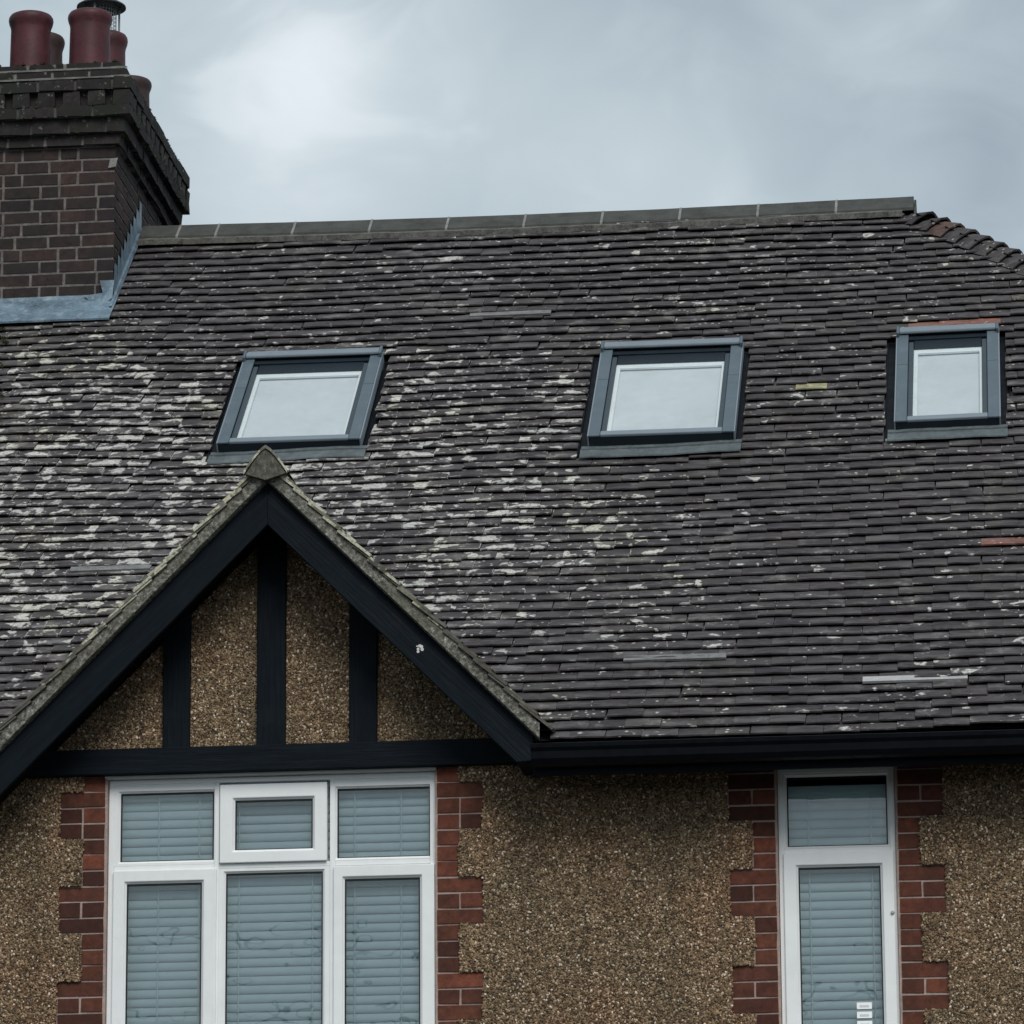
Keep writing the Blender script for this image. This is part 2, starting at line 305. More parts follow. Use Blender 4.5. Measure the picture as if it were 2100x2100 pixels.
# ------------------------------------------------------------------ mesh helpers
class MB:
    """collects faces; build() links them as one mesh object"""
    def __init__(s): s.v = []; s.f = []; s.rnd = []; s.uv = []
    def face(s, pts, rnd=0.0, uv=None):
        b = len(s.v); s.v.extend(pts); s.f.append(tuple(range(b, b + len(pts)))); s.rnd.extend([rnd] * len(pts))
        s.uv.extend(uv if uv else [(0.5, 0.5)] * len(pts))
    def box(s, x0, x1, y0, y1, z0, z1, rnd=0.0, jit=0.0):
        P = [Vector((x, y, z)) for z in (z0, z1) for y in (y0, y1) for x in (x0, x1)]
        if jit: P = [p + Vector((rng.uniform(-jit, jit), rng.uniform(-jit, jit), rng.uniform(-jit, jit))) for p in P]
        s.hexa(P, rnd)
    def hexa(s, P, rnd=0.0):
        for q in ((0, 2, 3, 1), (4, 5, 7, 6), (0, 1, 5, 4), (2, 6, 7, 3), (0, 4, 6, 2), (1, 3, 7, 5)):
            s.face([P[i] for i in q], rnd)
    def prism(s, poly, d0, d1, axis='y', rnd=0.0):
        """poly of (a,b) pairs extruded along an axis"""
        def pt(a, b, d):
            return Vector((a, d, b)) if axis == 'y' else (Vector((d, a, b)) if axis == 'x' else Vector((a, b, d)))
        n = len(poly); A = [pt(a, b, d0) for a, b in poly]; B = [pt(a, b, d1) for a, b in poly]
        s.face(A, rnd); s.face(B[::-1], rnd)
        for i in range(n):
            j = (i + 1) % n; s.face([A[i], B[i], B[j], A[j]], rnd)
    def tube(s, pts, r, n=6):
        pts = [Vector(p) for p in pts]; rings = []
        for i, p in enumerate(pts):
            d = (pts[min(i + 1, len(pts) - 1)] - pts[max(i - 1, 0)]).normalized()
            a = d.orthogonal().normalized(); b = d.cross(a)
            rings.append([p + r * (math.cos(2 * math.pi * k / n) * a + math.sin(2 * math.pi * k / n) * b) for k in range(n)])
        for A, B in zip(rings, rings[1:]):
            for k in range(n): s.face([A[k], A[(k + 1) % n], B[(k + 1) % n], B[k]])
        s.face(rings[0][::-1]); s.face(rings[-1])
    def lathe(s, prof, c, n=28, close_top=False):
        rings = [[Vector((c[0] + r * math.cos(2 * math.pi * k / n), c[1] + r * math.sin(2 * math.pi * k / n), c[2] + z)) for k in range(n)] for r, z in prof]
        for A, B in zip(rings, rings[1:]):
            for k in range(n): s.face([A[k], A[(k + 1) % n], B[(k + 1) % n], B[k]])
        if close_top: s.face(rings[-1])
    def mesh(s, name, mat, merge=False, smooth=False):
        me = bpy.data.meshes.new(name); me.from_pydata([tuple(p) for p in s.v], [], s.f)
        me.attributes.new('rnd', 'FLOAT', 'POINT').data.foreach_set('value', s.rnd)
        uvl = me.uv_layers.new(name='UVMap'); uvl.data.foreach_set('uv', [c for f in s.f for i in f for c in s.uv[i]])
        me.materials.append(MT[mat]); me.update()
        if merge:
            import bmesh
            bm = bmesh.new(); bm.from_mesh(me); bmesh.ops.remove_doubles(bm, verts=bm.verts, dist=1e-5)
            bmesh.ops.recalc_face_normals(bm, faces=bm.faces); bm.to_mesh(me); bm.free()
        if smooth:
            for p in me.polygons: p.use_smooth = True
        return me
    def build(s, name, mat, parent=None, bevel=0.0, merge=False, smooth=False, kind=None, label=None):
        me = s.mesh(name, mat, merge or bevel > 0, smooth)
        return link(name, me, parent, bevel, kind, label)
def link(name, me, parent=None, bevel=0.0, kind=None, label=None):
    o = bpy.data.objects.new(name, me); COL.objects.link(o)
    if parent is not None: o.parent = parent
    if bevel:
        b = o.modifiers.new('bevel', 'BEVEL'); b.width = bevel; b.segments = 2; b.limit_method = 'ANGLE'; b.angle_limit = R(40)
    if kind: o['kind'] = kind
    if label: o['label'] = label
    return o
def thing(name, label, cat, loc=(0, 0, 0), group=None):
    o = bpy.data.objects.new(name, None); COL.objects.link(o); o.location = loc; o.empty_display_size = 0.3
    o['label'] = label; o['category'] = cat
    if group: o['group'] = group
    return o

# ------------------------------------------------------------------ ground
g = MB(); g.face([Vector((-600, -600, 0)), Vector((600, -600, 0)), Vector((600, 600, 0)), Vector((-600, 600, 0))])
mg = Mat('ground', 0.95, 0.1)
mg.color(mg.ramp(mg.noise(mg.pos(), 0.25, 6, 0.6), [(0.35, (0.045, 0.047, 0.045)), (0.65, (0.075, 0.075, 0.07))])); MT['ground'] = mg.m
go = g.build('ground', 'ground'); go['kind'] = 'structure'; go['label'] = 'plain grey ground in front of and around the house'

# ------------------------------------------------------------------ house
house = thing('house', 'pebbledashed semi-detached house with black timbered gable and mossy tiled roof', 'house', (0, 0, H0))
TH = R(39.496); CT, ST = math.cos(TH), math.sin(TH)
YE, ZE = -0.35, 4.471
def rp(X, s, n=0.0): return Vector((X, YE + s * CT - n * ST, ZE + s * ST + n * CT))
S_R = 6.42                                   # slope length to the ridge
Y_R = YE + S_R * CT
GX, GZ = -3.593, 5.764                       # gable apex (top of bargeboards)
X_L, X_RT = -8.2, 4.25                       # ends of the building that is modelled
HIP0 = -0.77
def hipx(s): return HIP0 + (S_R - s) * CT
def sag(X, s):
    a = mnoise.noise(Vector((X * 0.55 + 3.1, s * 0.5, 1.7))); b = mnoise.noise(Vector((X * 1.5, s * 0.35 + 9.0, 4.2)))
    return (0.034 * a + 0.015 * b) * (1.0 - 0.75 * min(1, max(0, (X + 0.9) / 0.5)) * min(1, max(0, (s - 4.3) / 0.6)))
def drift(X, s):
    """how far the courses have wandered down or up the slope over the years"""
    f = float(np.interp(X, [-8, -5.9, -5.1, -4.5, -4.0, -3.5, -3.0, -2.6, -1.7, -1.0, -0.4, 0.3, 4], [0, 0, -.022, -.075, -.098, -.085, -.045, -.018, -.014, .010, .045, .075, .075]))
    g_ = float(np.interp(s, [0, 0.6, 1.4, 2.4, 3.2, 4.6, 5.4, 5.9, 6.3], [0, .08, .3, .65, .95, 1, .8, .45, .0]))
    return f * g_
def course_s(i): return 0.094 * i + 0.000109 * i * i
NC = 64

SKY = [dict(x0=-4.262, x1=-3.518, s0=3.298, s1=4.425, rot=-0.006), dict(x0=-2.298, x1=-1.552, s0=3.221, s1=4.375, rot=-0.004), dict(x0=-0.706, x1=-0.179, s0=3.278, s1=4.435, rot=0.03)]
CHX0, CHX1, CHY0, CHY1 = -6.36, -5.165, 3.83, 5.55

# ---- walls: pebbledash sheet with quoin-shaped openings
ZT = 4.372                                  # a bed joint level; courses of 75 mm up and down from here
def zrow(i): return ZT - 0.075 * i          # top line of row i
WL = dict(x0=-4.405, x1=-2.850, zb=3.06, zt=4.430); WR = dict(x0=-1.243, x1=-0.700, zb=3.06, zt=4.395)
def pat(i, first):                          # pattern of quoin rows: 'W' stretcher, 'S' two headers, 'N' one header
    return first[i] if i < len(first) else 'WSWNNN'[(i - len(first)) % 6]
quoins = []                                 # (edge x, direction, row -> pattern)
FA = ['W', 'S', 'S', 'N', 'N', 'N']
FB = ['W', 'S', 'W', 'N', 'N', 'N']
cols = [(WL['x1'] + 0.006, 1, lambda i: 'N' if i < 0 else pat(i, FA)), (WL['x0'] - 0.006, -1, lambda i: 'N' if i < 0 else pat(i, FA)),
        (WR['x0'] - 0.006, -1, lambda i: 'W' if i < 0 else pat(i, ['W', 'S', 'W', 'N', 'N', 'N'])), (WR['x1'] + 0.006, 1, lambda i: 'W' if i < 0 else pat(i, ['W', 'S', 'W', 'N', 'N', 'N']))]
ROWS = range(-1, 20)
WTOP = 4.455; WBOT = -H0
FRONT = -0.012
wall = MB(); brick_specs = []; pd_rects = []
def rect(x0, x1, z0, z1):
    wall.face([Vector((x0, FRONT, z0)), Vector((x1, FRONT, z0)), Vector((x1, FRONT, z1)), Vector((x0, FRONT, z1))]); pd_rects.append((x0, x1, z0, z1))
zlow = zrow(19) - 0.075
for i in ROWS:
    zt = WTOP if i == -1 else zrow(i); zb = zrow(i + 1)
    if i == -1: zt, zb = WTOP, zrow(0)
    spans = []
    for ex, d, fn in cols:
        k = fn(i); wdt = 0.225 if k in 'WS' else 0.1125
        e0 = ex + d * wdt + rng.uniform(-.004, .004); spans.append((min(ex, e0), max(ex, e0)))
        j = 0.006; bz0, bz1 = zb + 0.005, (zt - 0.005 if i >= 0 else min(zt, zrow(0) + 0.07))
        def addb(a, b):
            xa, xb = ex + d * a, ex + d * b; brick_specs.append((min(xa, xb), max(xa, xb), bz0, bz1))
        if k == 'W': addb(0.008, 0.221)
        elif k == 'S': addb(0.008, 0.108); addb(0.118, 0.221)
        else: addb(0.008, 0.108)
    # pebbledash between: left of WL, between, right of WR
    xs = [X_L, spans[1][0], spans[0][1], spans[2][0], spans[3][1], 4.0]
    for a, b in ((xs[0], xs[1]), (xs[2], xs[3]), (xs[4], xs[5])): rect(a, b, zb, zt)
    # little returns of the render edge
    for x_ in xs[1:5]:
        wall.face([Vector((x_, FRONT, zb)), Vector((x_, 0.02, zb)), Vector((x_, 0.02, zt)), Vector((x_, FRONT, zt))])
rect(X_L, 4.0, WBOT, zlow)
# side wall and gaps
wall.face([Vector((4.0, FRONT, WBOT)), Vector((4.0, 9.2, WBOT)), Vector((4.0, 9.2, WTOP)), Vector((4.0, FRONT, WTOP))])
wall.face([Vector((X_L, FRONT, WBOT)), Vector((X_L, FRONT, WTOP)), Vector((X_L, 9.2, WTOP)), Vector((X_L, 9.2, WBOT))])
wall.face([Vector((X_L, 9.2, WBOT)), Vector((X_L, 9.2, WTOP)), Vector((4.0, 9.2, WTOP)), Vector((4.0, 9.2, WBOT))])
wall_o = wall.build('pebbledash_wall', 'dash', house)
# brickwork backing (mortar) and bricks
for ex, d, fn in cols:
    bk = MB(); a, b = sorted((ex - d * 0.004, ex + d * 0.235)); bk.box(a, b, 0.0035, 0.12, zlow, WTOP)
    bk.build('brick_pointing', 'pointing_red', wall_o)
bv = {}
def brick_mesh(wd, ht, dp, key, mat, var):
    k = (key, round(wd, 3), round(ht, 3), round(dp, 3), var)
    if k not in bv:
        m = MB(); m.box(-wd / 2, wd / 2, 0, dp, -ht / 2, ht / 2, 0.0, 0.0018 if 'corbel' not in mat else 0.0045); bv[k] = m.mesh('brick', mat)
    return bv[k]
for x0, x1, z0, z1 in brick_specs:
    wd = round((x1 - x0) / 0.002) * 0.002; ht = round((z1 - z0) / 0.002) * 0.002
    o = link('brick', brick_mesh(wd, ht, 0.05, 'q', 'brick_red', rng.randrange(4)), wall_o)
    o.location = ((x0 + x1) / 2 + rng.uniform(-.001, .001), rng.uniform(-0.004, 0.0), (z0 + z1) / 2); o.rotation_euler = (0, rng.uniform(-.006, .006), 0)

# ---- pebble chips thrown onto the render, one joined part
def chips(name, rects, parent, y, dens, keep=None):
    P = []
    for x0, x1, z0, z1 in rects:
        x0, x1 = max(x0, -5.5), min(x1, 0.5); z0 = max(z0, 2.9)
        if x1 <= x0 or z1 <= z0: continue
        n = int((x1 - x0 + 0.006) * (z1 - z0) * dens)
        P.append(np.c_[nrng.uniform(x0 - 0.004, x1 + 0.004, n), nrng.uniform(z0, z1, n)])
    P = np.concatenate(P)
    if keep is not None: P = P[keep(P)]
    n = len(P); size = nrng.uniform(0.0030, 0.0066, n)
    base = np.array([[1, 0, 0], [0.3, 0, 0.9], [-0.8, 0, 0.6], [-0.8, 0, -0.6], [0.3, 0, -0.9], [0, -0.9, 0]], float)
    V = np.repeat(base[None], n, 0) * nrng.uniform(0.65, 1.35, (n, 6, 1)) * size[:, None, None]
    a = nrng.uniform(0, 2 * np.pi, n); ca, sa = np.cos(a)[:, None], np.sin(a)[:, None]
    st = nrng.uniform(1.0, 1.5, n)[:, None]
    x = V[:, :, 0] * st; z = V[:, :, 2]
    V2 = np.stack([ca * x - sa * z, V[:, :, 1], sa * x + ca * z], -1)
    V2[:, 5, 0] += nrng.normal(0, 0.35, n) * size; V2[:, 5, 2] += nrng.normal(0, 0.35, n) * size
    V2[:, :, 0] += P[:, 0:1]; V2[:, :, 2] += P[:, 1:2]; V2[:, :, 1] += y - nrng.uniform(-0.001, 0.003, n)[:, None]
    tri = np.array([[0, 5, 1], [1, 5, 2], [2, 5, 3], [3, 5, 4], [4, 5, 0]])
    F = (tri[None] + 6 * np.arange(n)[:, None, None]).reshape(-1, 3)
    me = bpy.data.meshes.new(name); nv = n * 6; nf = len(F)
    me.vertices.add(nv); me.vertices.foreach_set('co', V2.reshape(-1))
    me.loops.add(nf * 3); me.loops.foreach_set('vertex_index', F.reshape(-1).astype(np.int32))
    me.polygons.add(nf); me.polygons.foreach_set('loop_start', (np.arange(nf) * 3).astype(np.int32)); me.polygons.foreach_set('loop_total', np.full(nf, 3, np.int32))
    me.update(calc_edges=True)
    me.attributes.new('rnd', 'FLOAT', 'POINT').data.foreach_set('value', np.repeat(nrng.uniform(0, 1, n), 6))
    me.materials.append(MT['chip'])
    return link(name, me, parent, kind='stuff')
chips('pebble_dash', pd_rects, wall_o, FRONT, 23000)

# ---- dark room boxes added behind the windows to block light
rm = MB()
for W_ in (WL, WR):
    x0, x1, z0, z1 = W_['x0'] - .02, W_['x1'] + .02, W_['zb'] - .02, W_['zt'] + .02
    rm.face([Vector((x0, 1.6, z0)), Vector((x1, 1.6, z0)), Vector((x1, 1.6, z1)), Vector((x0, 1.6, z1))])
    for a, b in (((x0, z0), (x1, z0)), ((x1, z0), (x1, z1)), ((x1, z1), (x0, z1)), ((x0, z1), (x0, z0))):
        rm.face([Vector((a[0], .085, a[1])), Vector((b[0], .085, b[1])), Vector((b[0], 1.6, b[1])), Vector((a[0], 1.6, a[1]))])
rm.build('room_light_block', 'dark', house)

# ---- windows
def ring(m, x0, x1, z0, z1, a, b, c, d_, y0, y1):
    """mitred ring: outer x0..x1,z0..z1, opening a..b,c..d_"""
    O = [(x0, z0), (x1, z0), (x1, z1), (x0, z1)]; I = [(a, c), (b, c), (b, d_), (a, d_)]
    for k in range(4):
        j = (k + 1) % 4; V = lambda p, y: Vector((p[0], y, p[1]))
        m.face([V(O[k], y0), V(O[j], y0), V(I[j], y0), V(I[k], y0)]); m.face([V(O[k], y1), V(I[k], y1), V(I[j], y1), V(O[j], y1)])
        m.face([V(O[k], y0), V(O[k], y1), V(O[j], y1), V(O[j], y0)]); m.face([V(I[k], y0), V(I[j], y0), V(I[j], y1), V(I[k], y1)])
def frame_ring(m, x0, x1, z0, z1, t, y0, y1, tb=None, tt=None):
    tb = t if tb is None else tb; tt = t if tt is None else tt
    ring(m, x0, x1, z0, z1, x0 + t, x1 - t, z0 + tb, z1 - tt, y0, y1)
def pane_set(win, x0, x1, z0, z1, y, blackt=0.006):
    """glass, its black gasket and a sloped white bead round it"""
    gm = MB(); frame_ring(gm, x0 - .001, x1 + .001, z0 - .001, z1 + .001, blackt, y - .005, y + .004, blackt * .6, blackt * 1.5)
    gm.build('gasket', 'gasket', win)
    p = MB(); p.face([Vector((x0, y, z0)), Vector((x1, y, z0)), Vector((x1, y, z1)), Vector((x0, y, z1))]); p.build('pane', 'glass', win)
    b = MB(); t = 0.011                       # bead: chamfered ring
    for (ax, az, bx, bz, nx, nz) in ((x0, z0, x1, z0, 0, 1), (x1, z1, x0, z1, 0, -1), (x1, z0, x1, z1, -1, 0), (x0, z1, x0, z0, 1, 0)):
        o1 = Vector((ax - (t if nx == 0 and ax == x0 else -t if nx == 0 else t * nx), y - .014, az - (t * nz if nz else (t if az == z0 else -t))))
        o2 = Vector((bx - (t if nx == 0 and bx == x0 else -t if nx == 0 else t * nx), y - .014, bz - (t * nz if nz else (t if bz == z0 else -t))))
        b.face([o1, o2, Vector((bx, y - .004, bz)), Vector((ax, y - .004, az))])
    b.build('glazing_bead', 'upvc', win)
FY = 0.030                                    # front plane of the frames
def sash(win, x0, x1, z0, z1, gx0, gx1, gz0, gz1, name='sash'):
    m = MB(); y0, y1 = FY - 0.016, FY + 0.04
    ring(m, x0, x1, z0, z1, gx0 - .010, gx1 + .010, gz0 - .010, gz1 + .010, y0, y1)
    o = m.build(name, 'upvc', win, bevel=0.004); pane_set(win, gx0, gx1, gz0, gz1, FY + .003); return o
def fixed(win, m, cell, glass):
    x0, x1, z0, z1 = cell; a, b, c, d = glass; y0, y1 = FY + .002, FY + .045; e_ = .010
    ring(m, x0, x1, z0, z1, a - e_, b + e_, c - e_, d + e_, y0, y1)
    pane_set(win, a, b, c, d, FY + .018)
# left, three-light window
wl_ = MB(); x0, x1, zb, zt = WL['x0'], WL['x1'], WL['zb'], WL['zt']
MU1, MU2, TR = -3.888, -3.338, 4.006
frame_ring(wl_, x0, x1, zb, zt, 0.026, FY, FY + 0.06, 0.03, 0.024)
for mx in (MU1, MU2): wl_.box(mx - .012, mx + .012, FY + .0012, FY + .058, zb + .03, zt - .024)
for a, b in ((x0 + .026, MU1 - .012), (MU1 + .012, MU2 - .012), (MU2 + .012, x1 - .026)): wl_.box(a, b, FY + .0018, FY + .056, TR - .012, TR + .012)
win_l = wl_.build('casement_window', 'upvc', house, bevel=0.003, label='three-light white plastic casement window under the gable')
fx = MB()
fixed(win_l, fx, (x0 + .026, MU1 - .012, TR + .012, zt - .024), (-4.349, -3.905, 4.041, 4.366))
fixed(win_l, fx, (MU2 + .012, x1 - .026, TR + .012, zt - .024), (-3.315, -2.876, 4.033, 4.362))
fixed(win_l, fx, (MU1 + .012, MU2 - .012, zb + .03, TR - .012), (-3.843, -3.385, 3.10, 3.971))
fx.build('fixed_light_frame', 'upvc', win_l, bevel=0.003)
sash(win_l, -3.872, -3.362, 4.0185, 4.393, -3.799, -3.432, 4.081, 4.316, 'vent_sash')
sash(win_l, -4.378, -3.886, 3.075, 3.994, -4.313, -3.957, 3.14, 3.930)
sash(win_l, -3.330, -2.853, 3.075, 3.990, -3.277, -2.924, 3.14, 3.928)
d = MB(); d.box(x0 - .012, x1 + .010, -0.022, 0.05, zt + .001, zt + .012); d.build('drip_strip', 'silver', win_l, bevel=.002)
d = MB(); d.prism([(-0.07, zb - .05), (0.07, zb - .05), (0.07, zb), (0.02, zb), (-0.07, zb - .025)], x0 - .05, x1 + .05, 'x'); d.build('sill', 'upvc', win_l)
# right, narrow window
wr_ = MB(); x0, x1, zb, zt = WR['x0'], WR['x1'], WR['zb'], WR['zt']
frame_ring(wr_, x0, x1, zb, zt, 0.024, FY, FY + .06, .03, .022)
wr_.box(x0 + .024, x1 - .024, FY + .0015, FY + .058, 3.996, 4.018)
win_r = wr_.build('casement_window', 'upvc', house, bevel=0.003, label='narrow two-tier white plastic casement window')
fx = MB(); fixed(win_r, fx, (x0 + .024, x1 - .024, 4.018, zt - .022), (-1.200, -0.737, 4.030, 4.355)); fx.build('fixed_light_frame', 'upvc', win_r, bevel=.003)
sash(win_r, -1.222, -0.712, 3.075, 3.996, -1.153, -0.775, 3.14, 3.926)
d = MB(); d.prism([(-0.07, zb - .05), (0.07, zb - .05), (0.07, zb), (0.02, zb), (-0.07, zb - .025)], x0 - .05, x1 + .05, 'x'); d.build('sill', 'upvc', win_r)
d = MB(); d.lathe([(0.0001, -0.011), (0.007, -0.010), (0.009, -0.004), (0.009, 0.0)], (0, 0, 0), 14)
hd = d.build('keyhole_cover', 'silver', win_r); hd.location = (-0.722, FY - .016, 3.705); hd.rotation_euler = (R(-90), 0, 0)
for k in range(3):  # white cards on the pane stand in for light through open louvres
    zc = 3.277 - 0.0425 * k
    d = MB(); d.box(-0.898, -0.829, FY + .0005, FY + .0020, zc - .014, zc + .016); st = d.build('light_card', 'card_white', win_r)
    d = MB(); d.box(-0.886, -0.842, FY - .0005, FY + .0003, zc - .006, zc + .004); d.build('light_card_line', 'print', win_r)

# ---- Venetian blinds hanging behind the glass (things of their own)
def slat_mesh(wd):
    m = MB(); n = 8; prof = []
    for k in range(n + 1):
        t = k / n; prof.append((-0.0245 + 0.049 * t, 0.0125 * (1 - (2 * t - 1) ** 2)))
    a = R(70)                                 # nearly closed, outer edge up
    pr = [(math.cos(a) * p - math.sin(a) * q, math.sin(a) * p + math.cos(a) * q) for p, q in prof]
    pr = [(-y + 0.0, z) for y, z in [(math.cos(a) * p + math.sin(a) * q, math.sin(a) * p - math.cos(a) * q) for p, q in prof]]
    for (y0, z0), (y1, z1) in zip(pr, pr[1:]):
        m.face([Vector((-wd / 2, y0, z0)), Vector((wd / 2, y0, z0)), Vector((wd / 2, y1, z1)), Vector((-wd / 2, y1, z1))])
    return m.mesh('slat', 'slat', True, True)
def blind(x0, x1, ztop, zbot, label, cords, z_first):
    t = thing('window_blind', label, 'blind', ((x0 + x1) / 2, 0.12, H0 + zbot), 'slatted blinds behind the windows')
    me = slat_mesh(x1 - x0); h = MB(); wd = x1 - x0
    h.box(-wd / 2, wd / 2, -.022, .022, ztop - zbot, ztop - zbot + .035); h.build('head_rail', 'slat', t, bevel=.003)
    z = z_first
    while z > zbot + .03:
        o = link('slat', me, t); o.location = (0, 0, z - zbot); o.rotation_euler = (rng.uniform(-.05, .05), rng.uniform(-.0012, .0012), 0); z -= 0.0425
    h = MB(); h.box(-wd / 2, wd / 2, -.018, .018, -.012, .012); h.build('bottom_rail', 'slat', t, bevel=.003)
    for cx in cords:
        c = MB(); c.tube([(cx - (x0 + x1) / 2, -.031, 0), (cx - (x0 + x1) / 2, -.031, ztop - zbot)], 0.0030, 5); c.build('ladder_cord', 'slat', t)
    return t
blind(-4.372, -3.890, 4.385, 3.10, 'pale slatted blind behind the left light of the three-light window', (-4.175, -3.98), 4.352)
blind(-3.878, -3.352, 4.385, 3.10, 'pale slatted blind behind the middle light of the three-light window', (-3.79, -3.44), 4.362)
blind(-3.340, -2.874, 4.385, 3.10, 'pale slatted blind behind the right light of the three-light window', (-3.02, -3.24), 4.344)
blind(-1.215, -0.725, 4.290, 3.10, 'pale slatted blind behind the narrow right-hand window', (-1.105, -0.815), 4.268)

# ---- soffit, fascia, gutter
def eaves(x0, x1):
    f = MB(); f.box(x0, x1, -0.335, -0.31, 4.325, 4.47); f.build('fascia_board', 'blackwood', house, bevel=.003)
    s_ = MB(); s_.box(x0, x1, -0.310, FRONT - .004, 4.405, 4.425); s_.build('soffit_board', 'soffit', house)
    gm = MB(); oy, oz = -0.338, 4.452
    prof = [(0, 0), (0, -.062), (-.022, -.088), (-.050, -.098), (-.080, -.090), (-.098, -.066), (-.104, -.034), (-.116, -.018), (-.120, 0.0), (-.114, 0.003)]
    inner = [(-.112, -.004), (-.098, -.03), (-.092, -.062), (-.076, -.082), (-.05, -.09), (-.024, -.08), (-.006, -.058), (-.006, 0)]
    gm.prism([(oy + a, oz + b) for a, b in prof + inner], x0, x1, 'x'); gm.build('gutter', 'gutter', house, merge=True)
eaves(GX + 1.245, X_RT); eaves(X_L, GX - 1.50)

# ---- main roof: deck
dk = MB()
def P4(a, b, c, d_): dk.face([a, b, c, d_])
sg = 0.03
while sg < 2.4:                               # the deck stops at the valleys of the gable
    s2 = sg + 0.0988
    h0, h1 = max(0.0, GZ - 0.10 - rp(0, sg).z), max(0.0, GZ - 0.10 - rp(0, s2).z)
    P4(rp(X_L, sg), rp(GX - h0, sg), rp(GX - h1, s2), rp(X_L, s2)); P4(rp(GX + h0, sg), rp(hipx(sg), sg), rp(hipx(s2), s2), rp(GX + h1, s2)); sg = s2
P4(rp(X_L, sg), rp(hipx(sg), sg), rp(hipx(S_R), S_R), rp(X_L, S_R))
back = lambda X, s: Vector((X, 2 * Y_R - rp(X, s).y, rp(X, s).z))
P4(back(hipx(0), 0), back(X_L, 0), back(X_L, S_R), back(hipx(S_R), S_R))
dk.face([rp(hipx(0.03), 0.03), back(hipx(0), 0), rp(hipx(S_R), S_R)])
roof = dk.build('main_roof', 'deck', house)

# tile meshes: a few variants shared by the tiles that are objects of their own
TL = 0.205; TILT = R(10.4)
def tile_geo(wd, tail, cut=0.0):
    """tile lying along local y, tail at y=0, top face; returns quads with uv"""
    n = 4; th = 0.0072; xs = [-wd / 2 + wd * k / n for k in range(n + 1)]; Q = []
    camber = [0.0018 * (1 - (2 * k / n - 1) ** 2) for k in range(n + 1)]
    top0 = [Vector((x, t + cut, c)) for x, t, c in zip(xs, tail, camber)]; top1 = [Vector((x, TL, c)) for x, c in zip(xs, camber)]
    bot0 = [p - Vector((0, 0, th)) for p in top0]
    for k in range(n):
        u, v = k / n, (k + 1) / n
        Q.append(([top0[k], top0[k + 1], top1[k + 1], top1[k]], [(u, 0), (v, 0), (v, 1), (u, 1)]))
        Q.append(([bot0[k], bot0[k + 1], top0[k + 1], top0[k]], [(u, .3), (v, .3), (v, .3), (u, .3)]))
    bl = top1[0] - Vector((0, 0, th)); br = top1[-1] - Vector((0, 0, th))
    Q.append(([bot0[0], top0[0], top1[0], bl], [(.5, .5)] * 4)); Q.append(([top0[-1], bot0[-1], br, top1[-1]], [(.5, .5)] * 4))
    return Q
def rtail(a=0.0022): return [rng.uniform(-a, a) * (2 if rng.random() < .12 else 1) for _ in range(5)]
variants = []
for k in range(16):
    m = MB()
    for q, uv in tile_geo(0.1660, rtail()): m.face(q, 0.0, uv)
    variants.append(m.mesh('tile', 'tile'))
def tile_matrix(xc, s, nn, rx, rz):
    return Matrix.Translation(rp(xc, s, nn)) @ Euler((TH - TILT + rx, 0, 0)).to_matrix().to_4x4() @ Matrix.Rotation(rz, 4, 'Z')
def blocked(s0, s1):
    """x-intervals no tile may enter at this course"""
    B = [(-99, X_L)]
    sm = s0 + 0.03
    for k in SKY:
        if s1 > k['s0'] - 0.04 and s0 < k['s1'] + 0.02: B.append((k['x0'] - 0.056 - rng.uniform(0, .012), k['x1'] + 0.036 + rng.uniform(0, .012)))
    y, z = rp(0, s0).y, rp(0, s0).z
    if rp(0, s0 + .10).y > CHY0: B.append((-99 if False else CHX0 - .01, CHX1 + .012))
    hw = GZ + 0.035 - z
    if hw > 0: B.append((GX - hw, GX + hw))
    B.append((hipx(s0 + 0.05) - 0.02, 99)); return sorted(B)
specials = {}
field = MB(); tile_list = []
for i in range(NC):
    s = course_s(i)
    if s > S_R - 0.11: break
    x = X_L + (0.0835 if i % 2 else 0.0) + rng.uniform(-.012, .012)
    walk = 0.0; wav = rng.uniform(0, 9)
    while x < 4.6:
        wd = 0.1660 + rng.uniform(-.0012, .0008) - (rng.uniform(.003, .008) if rng.random() < .09 else 0); a, b = x, x + wd
        x += 0.167 + rng.uniform(-.0008, .0012)
        sd_ = s + drift((a + b) / 2, s); B = blocked(sd_, sd_ + 0.1)
        segs = [(a, b)]
        for p, q in B:
            ns = []
            for u, v in segs:
                if q <= u or p >= v: ns.append((u, v))
                else:
                    if u < p: ns.append((u, p))
                    if v > q: ns.append((q, v))
            segs = ns
        for u, v in segs:
            if v - u < 0.03: continue
            xc = (u + v) / 2; walk = 0.75 * walk + rng.gauss(0, 0.0019)
            ss = sd_ + walk + 0.011 * mnoise.noise(Vector((xc * 0.9, i * 0.31, wav))) + (0.004 * rng.gauss(0, 1) if rng.random() < 0.25 else 0)
            if rng.random() < 0.018: ss -= rng.uniform(0.01, 0.022)
            nn = 0.043 + sag(xc, s) + rng.gauss(0, 0.0011); rz = rng.gauss(0, 0.0028); rx = rng.gauss(0, 0.004)
            cut = rng.uniform(0.02, 0.045) if rng.random() < 0.013 else 0.0
            tile_list.append(dict(i=i, xc=xc, s=ss, n=nn, rx=rx, rz=rz, w=v - u, cut=cut, full=(v - u) > 0.16))
def near(t, x, s): return abs(t['xc'] - x) < 0.09 and abs(t['s'] - s) < 0.055
sp_red = [(-0.13, 1.90), (0.02, 1.90), (-0.56, 4.60), (-0.40, 4.60), (-0.24, 4.60)]; sp_yel = [(-1.20, 3.86)]
count = 0; done = []
